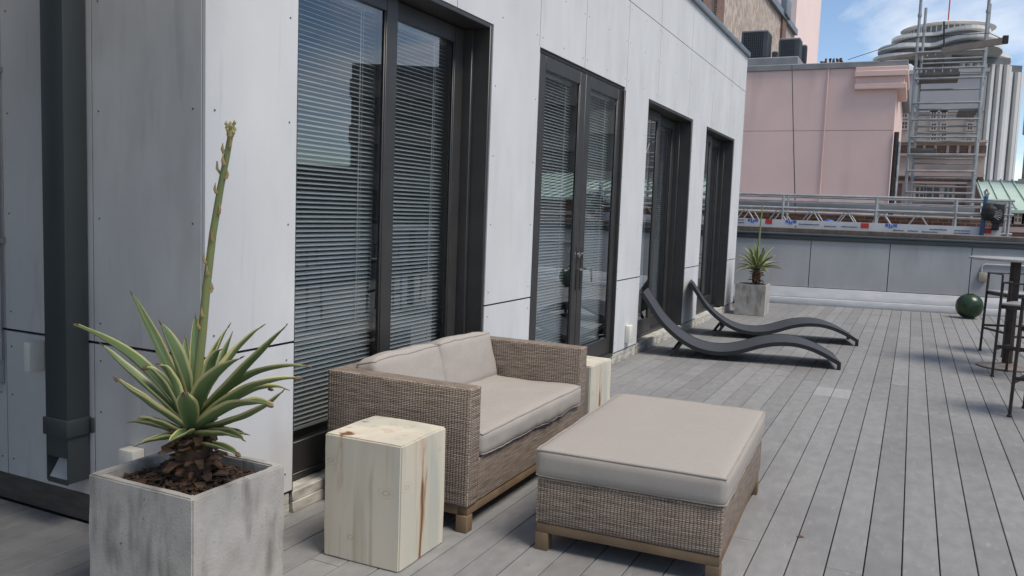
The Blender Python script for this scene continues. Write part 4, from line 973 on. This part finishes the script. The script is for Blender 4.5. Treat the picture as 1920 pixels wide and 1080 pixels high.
# plinth with condenser units on its roof
zr = ztop+.16
pz = thing('unit_platform', 'grey raised platform on the pink roof carrying the air conditioners', 'platform', (-2, YP+1.6, zr))
pA = at(1500, 100, YP+1.2)
m = MB(); m.box(-5, pA.x, YP+1.0, YP+3.2, zr, at(1440, 110, YP+1.2).z); m.build('slab', 'roof_grey', pz, bevel=.02, seg=1)
zpl = at(1440, 110, YP+1.2).z
def ac(label, px0, px1, pyt, Y):
    a = at(px0, pyt, Y); b = at(px1, pyt, Y); wv = b.x-a.x; h = a.z-zpl
    t = thing('condenser_unit', label, 'air conditioner', ((a.x+b.x)/2, Y+wv/2, zpl), group='air conditioning condensers on the pink roof')
    x0, x1, y0, y1 = a.x, b.x, Y, Y+wv
    m = MB(); m.box(x0, x1, y0, y1, zpl+.03, zpl+h-.05); m.build('casing', 'ac_grille', t, bevel=.05)
    m = MB(); m.box(x0-.01, x1+.01, y0-.01, y1+.01, zpl+h-.06, zpl+h); m.build('lid', 'roof_grey', t, bevel=.025)
    m = MB(); m.box(x0-.008, x1+.008, y0-.008, y1+.008, zpl+.002, zpl+.05); m.build('base', 'ac_grey', t, bevel=.015, seg=1)
    for k in range(12):
        x = x0+.05+(wv-.1)*k/11; m = MB(); m.box(x-.008, x+.008, y0-.014, y0-.002, zpl+.05, zpl+h-.06); m.build('louver_bar', 'ac_grey', t)
        y = y0+.05+(wv-.1)*k/11; m = MB(); m.box(x1+.002, x1+.014, y-.012, y+.012, zpl+.05, zpl+h-.06); m.build('louver_bar', 'ac_grey', t)
    for k in range(9):
        z = zpl+.1+(h-.2)*k/8; m = MB(); m.box(x0+.04, x1-.04, y0-.018, y0-.0145, z-.005, z+.005); m.build('wire', 'ac_grey', t)
    m = MB(); m.box(x0-.013, x0+.06, y0-.013, y0+.05, zpl+.051, zpl+h-.061); m.box(x1-.12, x1+.013, y0-.013, y0+.05, zpl+.051, zpl+h-.061); m.build('corner_post', 'ac_grey', t)
ac('larger dark condenser unit nearest the white facade on the pink roof', 1392, 1440, 58, YP+1.15)
ac('squat grey condenser unit at the platform edge on the pink roof', 1462, 1500, 72, YP+1.5)
ac('small condenser unit half hidden behind the grey one', 1496, 1512, 84, YP+2.9)
wv = at(1448, 98, YP+1.4); m = MB(); m.box(wv.x, wv.x+.13, YP+1.4, YP+1.6, zpl, wv.z+.02)
for k in range(4): m.box(wv.x-.008, wv.x+.138, YP+1.385, YP+1.4, zpl+.03+k*.045, zpl+.05+k*.045)
tag(m.build('vent_box', 'ac_grey', None, origin=(wv.x, YP+1.4, zpl)), 'small louvred vent box between the two big condensers', 'vent')
# rusty scrap on the roof edge
pr_ = at(1562, 118, YP+.4); sg = thing('rusty_scrap', 'pile of rusty roof scrap on the pink parapet', 'scrap', (pr_.x, YP+.4, zr))
rn = random.Random(4)
for i in range(16):
    x = pr_.x-.28+i*.037; m = MB(); h = .10+.10*rn.random()
    m.bar((x, YP+.35+rn.random()*.2, zr), (x+rn.uniform(-.08, .05), YP+.4, zr+h), .05, .03); m.build('scrap_piece', 'rust', sg)

# tan stucco building receding behind, with brick quoins
def atx(x, y, X):
    d = fwd*FPX+rt*(x-960)+upv*(540-y); return CAM+d*((X-CX)/d.x)
XT = -3.7
e = atx(1489, 66, XT); n0 = atx(1440, 0, XT); yn = 27.2
sl_ = (n0.z-e.z)/(n0.y-e.y); zn = e.z+sl_*(yn-e.y)
tn = thing('tan_building', 'tall rough tan stucco wall with brick strips rising behind the pink building', 'building', (XT, 34, 0))
def prismx(x0, x1, poly):
    m = MB(); k = len(poly); m.v = [(x0, p[0], p[1]) for p in poly]+[(x1, p[0], p[1]) for p in poly]
    m.f = [list(range(k))[::-1], [k+i for i in range(k)]]+[[i, (i+1) % k, k+(i+1) % k, k+i] for i in range(k)]; return m
prismx(XT-9, XT, [(yn, -5), (e.y, -5), (e.y, e.z), (yn, zn)]).build('wall', 'tan_stucco', tn)
prismx(XT-9.1, XT+.15, [(yn-.1, zn+.03), (e.y+.12, e.z+.005), (e.y+.12, e.z+.28), (yn-.1, zn+.30)]).build('coping', 'coping', tn)
for (p0_, p1_, zc) in ((1464, 1471, 1), (1337, 1351, 0), (1311, 1327, 0)):
    ya, yb = atx(p0_, 40, XT).y, atx(p1_, 40, XT).y; zt2 = e.z+sl_*(yb-e.y)
    m = MB(); m.box(XT+.002, XT+.10, ya, yb, 4, zt2+.02); m.build('brick_strip', 'brick', tn)
ya, yb = atx(1463, 40, XT).y, atx(1472, 40, XT).y
m = MB(); m.box(XT-.02, XT+.25, ya, yb, e.z+sl_*(yb-e.y)+.1, e.z+sl_*(yb-e.y)+.9); m.build('drain_head', 'coping', tn, bevel=.03)
# bright pink tower block further back
Yb = 60.0; b0 = at(1492, 40, Yb)
pb = thing('bright_pink_block', 'sunlit pale pink tower wall rising behind the tan building', 'building', (b0.x-6, Yb+6, 0))
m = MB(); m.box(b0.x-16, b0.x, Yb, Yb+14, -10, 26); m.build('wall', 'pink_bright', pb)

# ------------------------------------------------------------------ scaffold tower
YF, YR = 19.9, 21.3
st_ = thing('scaffold_tower', 'tall galvanised tube scaffold tower with loose planks beyond the parapet', 'scaffold', (2.9, 20.6, .75))
TX0, TX1 = 2.24, 3.50
def zz_(py, Y=YF): return at(1775, py, Y).z
for (x, y) in ((TX0, YF), (TX1, YF), (TX0+.10, YR), (TX1+.10, YR)):
    m = MB(); m.tube([(x, y, .75), (x, y, 6.6 if y == YF else 6.3)], .03, 8); po = m.build('post', 'galv', st_, smooth=True)
    for k in range(5):
        m = MB(); m.tube([(x, y, 1.4+k*1.1), (x, y, 1.46+k*1.1)], .042, 8); m.build('coupler', 'galv', po, smooth=True)
for py in (97, 128, 147, 193, 224, 257, 290, 321, 362):
    z = zz_(py); m = MB(); m.tube([(TX0, YF-.035, z), (TX1, YF-.035, z)], .024, 8); m.build('ledger', 'galv', st_, smooth=True)
for py in (110, 118, 140, 168, 205, 215, 237, 250, 266, 298, 307, 334, 350):
    z = zz_(py, YR); m = MB(); m.tube([(TX0+.1, YR, z), (TX1+.1, YR, z)], .022, 8); m.build('ledger', 'galv', st_, smooth=True)
for py in (97, 147, 193, 257, 290, 321):
    z = zz_(py)
    for x in (TX0, TX1): m = MB(); m.tube([(x, YF, z), (x+.1, YR, z+.05)], .02, 6); m.build('transom', 'galv', st_, smooth=True)
for (z0, z1) in ((zz_(362), zz_(257)), (zz_(257), zz_(147))):
    m = MB(); m.tube([(TX1, YF, z0), (TX1+.1, YR, z1)], .018, 6); m.build('brace', 'galv', st_, smooth=True)
def planks(px0, px1, py, Y0_, Y1_, lbl):
    a = at(px0, py, Y0_); b = at(px1, py, Y0_); n = 3
    for k in range(n):
        y0 = Y0_+(Y1_-Y0_)*k/n; m = MB(); m.box(a.x, b.x, y0+.01, y0+(Y1_-Y0_)/n-.01, a.z+.01*k, a.z+.05+.01*k); m.build('scaffold_plank', 'plank', st_)
planks(1723, 1800, 141, YF+.02, YR, ''); planks(1798, 1834, 208, YF+.02, YR, ''); planks(1706, 1756, 282, YF+.02, YR, '')
m = MB(); a = at(1724, 99, YR+.05); b = at(1798, 138, YR+.05)
for k in range(5):
    m = MB(); w5 = (b.x-a.x)/5; m.box(a.x+k*w5+.01, a.x+(k+1)*w5-.01, YR+.03, YR+.07, b.z+(.0 if k < 3 else 0), a.z-(.0 if k < 4 else .25)); m.build('guard_board', 'plank', st_)
pa, pb_ = at(1640, 112, YF+.6), at(1885, 76, YF-1.2); 
om = thing('outrigger_beam', 'brown outrigger beam slanting out across the top of the scaffold tower', 'beam', at(1780, 96, YF))
m = MB(); m.bar(at(1768, 95, YF+.0), pb_, .07, .12); m.build('beam', 'beam', om)
m = MB(); m.bar(at(1650, 112, YF+.3), at(1768, 95, YF+.05), .06, .07); m.build('tail_bar', 'beam', om)
m = MB(); m.box(pb_.x-.05, pb_.x+.05, pb_.y-.06, pb_.y+.06, pb_.z-.06, pb_.z+.09); m.build('end_block', 'steel_dark', om, bevel=.01, seg=1)
m = MB(); m.tube([at(1770, 96, YF), at(1770, 40, YF)], .018, 6); m.build('mast', 'steel_dark', om)
m = MB(); m.tube([pb_, at(1855, 62, YF-.5), at(1718, 70, YF-.05)], .007, 5); m.tube([at(1718, 70, YF-.05), at(1590, 112, YF+4.4)], .008, 5); m.build('stay_wire', 'rope', om)

# ------------------------------------------------------------------ buildings behind the tower
def windowset(parent, lst, Y, mat_f='stone_pink', inset=.12):
    for (px0, px1, py0, py1) in lst:
        a = at(px0, py0, Y); b = at(px1, py1, Y)
        m = MB(); f = .10; x0, x1, z0, z1 = a.x, b.x, b.z, a.z
        m.box(x0-f, x0, Y-.10, Y-.002, z0-f, z1+f); m.box(x1, x1+f, Y-.10, Y-.002, z0-f, z1+f); m.box(x0, x1, Y-.10, Y-.002, z1, z1+f); m.box(x0, x1, Y-.10, Y-.002, z0-f, z0)
        wn = m.build('window', mat_f, parent)
        m = MB(); m.box(x0, x1, Y-.03, Y-.0015, z0, z1); m.build('pane', 'window_dark', wn)
        m = MB(); m.box((x0+x1)/2-.03, (x0+x1)/2+.03, Y-.05, Y-.0305, z0, z1); m.box(x0, x1, Y-.049, Y-.0306, (z0+z1)/2-.03, (z0+z1)/2+.03); m.build('glazing_bar', mat_f, wn)
YB = 62.0
bg_ = thing('beige_block', 'beige upper storeys with small windows under a plain grey wall behind the scaffold', 'building', (at(1770, 300, YB).x, YB+6, 0))
x0 = at(1660, 200, YB).x; x1 = at(1846, 200, YB).x; zg = at(1770, 210, YB).z; zt_ = at(1770, 138, YB).z
m = MB(); m.box(x0, x1, YB, YB+12, -10, zg); m.build('wall', 'beige', bg_)
m = MB(); m.box(x0, x1, YB-.1, YB+12, zg, zt_); m.build('plain_wall', 'grey_render', bg_)
m = MB(); m.box(x0, x1+.1, YB-.25, YB+12, zt_, zt_+.25); m.build('coping', 'grey_render', bg_)
a = at(1702, 122, YB); m = MB(); m.lathe([(.75, 0), (.75, a.z-zt_-.7), (.6, a.z-zt_-.35), (.2, a.z-zt_)], (a.x, YB+.9, zt_+.2), 14); m.build('vent_cap', 'grey_render', bg_, smooth=True)
windowset(bg_, [(1692, 1700, 207, 220), (1692, 1700, 229, 241), (1747, 1754, 210, 221), (1766, 1773, 210, 221), (1818, 1825, 212, 223), (1747, 1754, 232, 243), (1766, 1773, 232, 243), (1815, 1822, 232, 243), (1747, 1754, 252, 262), (1766, 1773, 252, 262), (1813, 1820, 255, 266)], YB, 'beige')
YH = 46.0
hl = thing('stone_hall', 'pinkish stone and brick hall facade with windows and carved band behind the scaffold', 'building', (at(1765, 330, YH).x, YH+6, 0))
x0 = at(1640, 320, YH).x; x1 = at(1845, 320, YH).x
zt_ = at(1765, 266, YH).z
m = MB(); m.box(x0, x1, YH, YH+14, -10, zt_); m.build('wall', 'stone_pink', hl)
def band(py0, py1, mat, o, px0=None, px1=None):
    z1 = at(1765, py0, YH).z; z0 = at(1765, py1, YH).z; m = MB()
    m.box(x0-.02 if px0 is None else at(px0, 320, YH).x, x1+.02 if px1 is None else at(px1, 320, YH).x, YH-o, YH-.003, z0, z1); m.build('band', mat, hl)
band(264, 268, 'stone_pink', .35); band(273, 287, 'brick', .05); band(288, 293, 'stone_pink', .22); band(326, 331, 'stone_pink', .25); band(333, 340, 'brick', .05); band(341, 345, 'stone_pink', .2, 1708, 1815)
for (a, b) in ((1684, 1694), (1795, 1815)): band(345, 385, 'brick', .06, a, b)
for px in (1704, 1727, 1748, 1771, 1790, 1812): band(273, 287, 'stone_pink', .12, px, px+5)
windowset(hl, [(1718, 1730, 349, 376), (1738, 1760, 349, 376), (1771, 1784, 349, 376)], YH)
# worn carved band: rows of small raised blocks, too eroded to read
rn = random.Random(8); m = MB()
for (pa0, pa1, py) in ((1690, 1705, 300), (1735, 1790, 317), (1792, 1815, 317), (1712, 1740, 301)):
    px = pa0
    while px < pa1: a = at(px, py, YH); m.box(a.x, a.x+.06, YH-.03, YH-.004, a.z-.11, a.z+.11); px += rn.uniform(3.5, 5)
m.build('carved_relief', 'stone_pink', hl, kind='stuff')
# green standing seam roof at the right
YG, YG2 = 38.0, 46.5
gr = thing('green_roof_building', 'low brick building with pale green standing seam metal roof at the right', 'building', (at(1900, 400, YG).x, YG+4, 0))
ea = at(1880, 393, YG); gx0 = at(1846, 380, YG+1).x; gx1 = gx0+13; rg = at(1860, 338, YG2)
zr0, zr1 = ea.z, rg.z
m = MB(); m.v = [(gx0, YG, zr0), (gx1, YG, zr0), (gx1, YG2, zr1), (gx0, YG2, zr1), (gx0, YG, zr0-.12), (gx1, YG, zr0-.12), (gx1, YG2, zr1-.12), (gx0, YG2, zr1-.12)]
m.f = [[0, 1, 2, 3], [7, 6, 5, 4], [0, 4, 5, 1], [1, 5, 6, 2], [2, 6, 7, 3], [3, 7, 4, 0]]; rf = m.build('roof', 'copper_green', gr)
k = 0; x = gx0+.1
while x < gx1: 
    m = MB(); m.bar((x, YG+.02, zr0+.035), (x, YG2, zr1+.035), .05, .07); m.build('roof_seam', 'copper_green', rf); x += .48
m = MB(); m.box(gx0+.2, gx1-.2, YG+.35, YG2-.2, -10, zr0-.05); m.build('wall', 'brick', gr)
wl = []
for px in (1884, 1903, 1922, 1941): wl.append((px, px+11, 399, 416))
windowset(gr, wl, YG+.35, 'stone_pink')
a = at(1890, 430, YG+.3); m = MB(); m.box(gx0+.2, gx1-.2, YG+.2, YG+.349, a.z-.1, a.z+.1); m.build('string_course', 'stone_pink', gr)

# ------------------------------------------------------------------ far white tower with scalloped crown
YW = 230.0
cxp = at(1775, 100, YW).x; S = YW/1557*1.0
tw = thing('white_tower', 'distant white office tower with ribbed shaft and wavy roof canopies', 'tower', (cxp, YW+14, -16))
zA = at(1775, 106, YW).z
cy_ = YW+16
def lobes(R0, amp, rot, n=72):
    pts = []
    for i in range(n):
        t = 2*math.pi*i/n; c = abs(math.cos(2*(t-rot)))
        r = R0*(1+amp*(c**1.6)*(1 if math.cos(4*(t-rot)) > -2 else 1)); pts.append((cxp+r*math.cos(t), cy_+r*math.sin(t)*1.7))
    return pts
rot = R(28)
def ring(name, R0, amp, z0, z1, mat, bev=0): 
    m = MB(); m.prism(lobes(R0, amp, rot), z0, z1); return m.build(name, mat, tw)
u = S                                    # metres per photo pixel at the tower
half = 108*u
# cruciform shaft
arm = half; aw = half*.46
c, s = math.cos(rot), math.sin(rot)
def rotp(x, y): return (cxp+x*c-y*s, cy_+x*s+y*c)
plan = [(-arm, -aw), (-aw, -aw), (-aw, -arm), (aw, -arm), (aw, -aw), (arm, -aw), (arm, aw), (aw, aw), (aw, arm), (-aw, arm), (-aw, aw), (-arm, aw)]
m = MB(); m.prism([rotp(*p) for p in plan], -16, zA); m.build('shaft', 'tower_dark', tw)
seq = plan+[plan[0]]
for (p, q) in zip(seq[:-1], seq[1:]):
    L = math.hypot(q[0]-p[0], q[1]-p[1]); n = max(2, round(L/(13*u)))
    for k in range(n):
        t = (k+.5)/n; x = p[0]+(q[0]-p[0])*t; y = p[1]+(q[1]-p[1])*t; d = ((q[1]-p[1])/L, -(q[0]-p[0])/L)
        w_ = L/n*.62/2; tx, ty = (q[0]-p[0])/L*w_, (q[1]-p[1])/L*w_
        m = MB(); dd = .9
        m.prism([rotp(x-tx, y-ty), rotp(x-tx*.6+d[0]*dd, y-ty*.6+d[1]*dd), rotp(x+tx*.6+d[0]*dd, y+ty*.6+d[1]*dd), rotp(x+tx, y+ty)], -16, zA-12*u)
        m.build('fin', 'tower_white', tw)
R0 = half*.66
ring('lower_canopy', R0*1.02, .70, zA, zA+5*u, 'tower_white')
ring('lower_glass', R0*.86, .60, zA+5*u, zA+16*u, 'tower_dark')
ring('middle_canopy', R0*.98, .66, zA+16*u, zA+22*u, 'tower_white')
ring('upper_glass', R0*.82, .42, zA+22*u, zA+36*u, 'tower_dark')
ring('upper_canopy', R0*.9, .46, zA+36*u, zA+41*u, 'tower_white')
rd = 68*u
m = MB(); m.lathe([(rd*.9, 0), (rd*.9, 20*u)], (cxp, cy_, zA+41*u), 48); m.build('drum_glass', 'tower_dark', tw, smooth=False)
for k in range(44):
    t = 2*math.pi*k/44; m = MB(); m.obox((cxp+rd*.91*math.cos(t), cy_+rd*.91*math.sin(t), zA+51*u), 1.2*u, 1.6*u, 20*u, Matrix.Rotation(t, 3, 'Z')); m.build('drum_mullion', 'tower_white', tw)
m = MB(); m.lathe([(rd*.9, 0), (rd*1.06, 1*u), (rd*1.10, 3*u), (rd*1.04, 5*u), (rd*.3, 7*u)], (cxp, cy_, zA+61*u), 48); m.build('drum_roof', 'tower_white', tw, smooth=True)
m = MB(); m.tube([(cxp, cy_, zA+66*u), (cxp, cy_, zA+150*u)], 1.1*u, 6); m.build('mast', 'banner_red', tw)

# ------------------------------------------------------------------ city across the street (seen in the glass)
def across(name, label, az, wdeg, d, ztop, bands=True):
    c = Vector((math.sin(R(az))*d, math.cos(R(az))*d, 0)); wv = 2*d*math.tan(R(wdeg/2))
    t = thing(name, label, 'building', (c.x, c.y, -16), -R(az))
    m = MB(); m.box(-wv/2, wv/2, 0, wv*.7, 0, ztop+16); m.build('wall', 'opp_wall', t, local=True)
    if bands:
        z = 2.0
        while z < ztop+15:
            m = MB(); m.box(-wv/2-.1, wv/2+.1, -.25, wv*.7+.1, z, z+1.25); m.build('spandrel', 'opp_band', t, local=True); z += 3.3
across('opposite_tower', 'dark banded tower block across the street, mirrored in the big window', 27, 15.5, 60, 11.5)
across('opposite_hotel', 'banded hotel block across the street, mirrored in the glass door', 13.5, 10, 46, 14)
across('opposite_row', 'low row of roofs across the street, mirrored low in the glass', 48, 30, 40, 3.3, False)

m = MB(); m.v = [(-.012, 0, .002), (0, .006, .007), (.016, .002, .004), (.002, -.007, .003), (-.012, 0, .0005), (0, .006, .005), (.016, .002, .002), (.002, -.007, .001)]
m.f = [[0, 3, 2, 1], [4, 5, 6, 7], [0, 1, 5, 4], [1, 2, 6, 5], [2, 3, 7, 6], [3, 0, 4, 7]]
o = m.build('dry_leaf', 'dead_leaf', None, local=True); o.location = (2.10, 3.85, 0); o.scale = (1.2, 1.2, 1.2); tag(o, 'tiny dark dry leaf lying on the deck right of the ottoman', 'leaf')
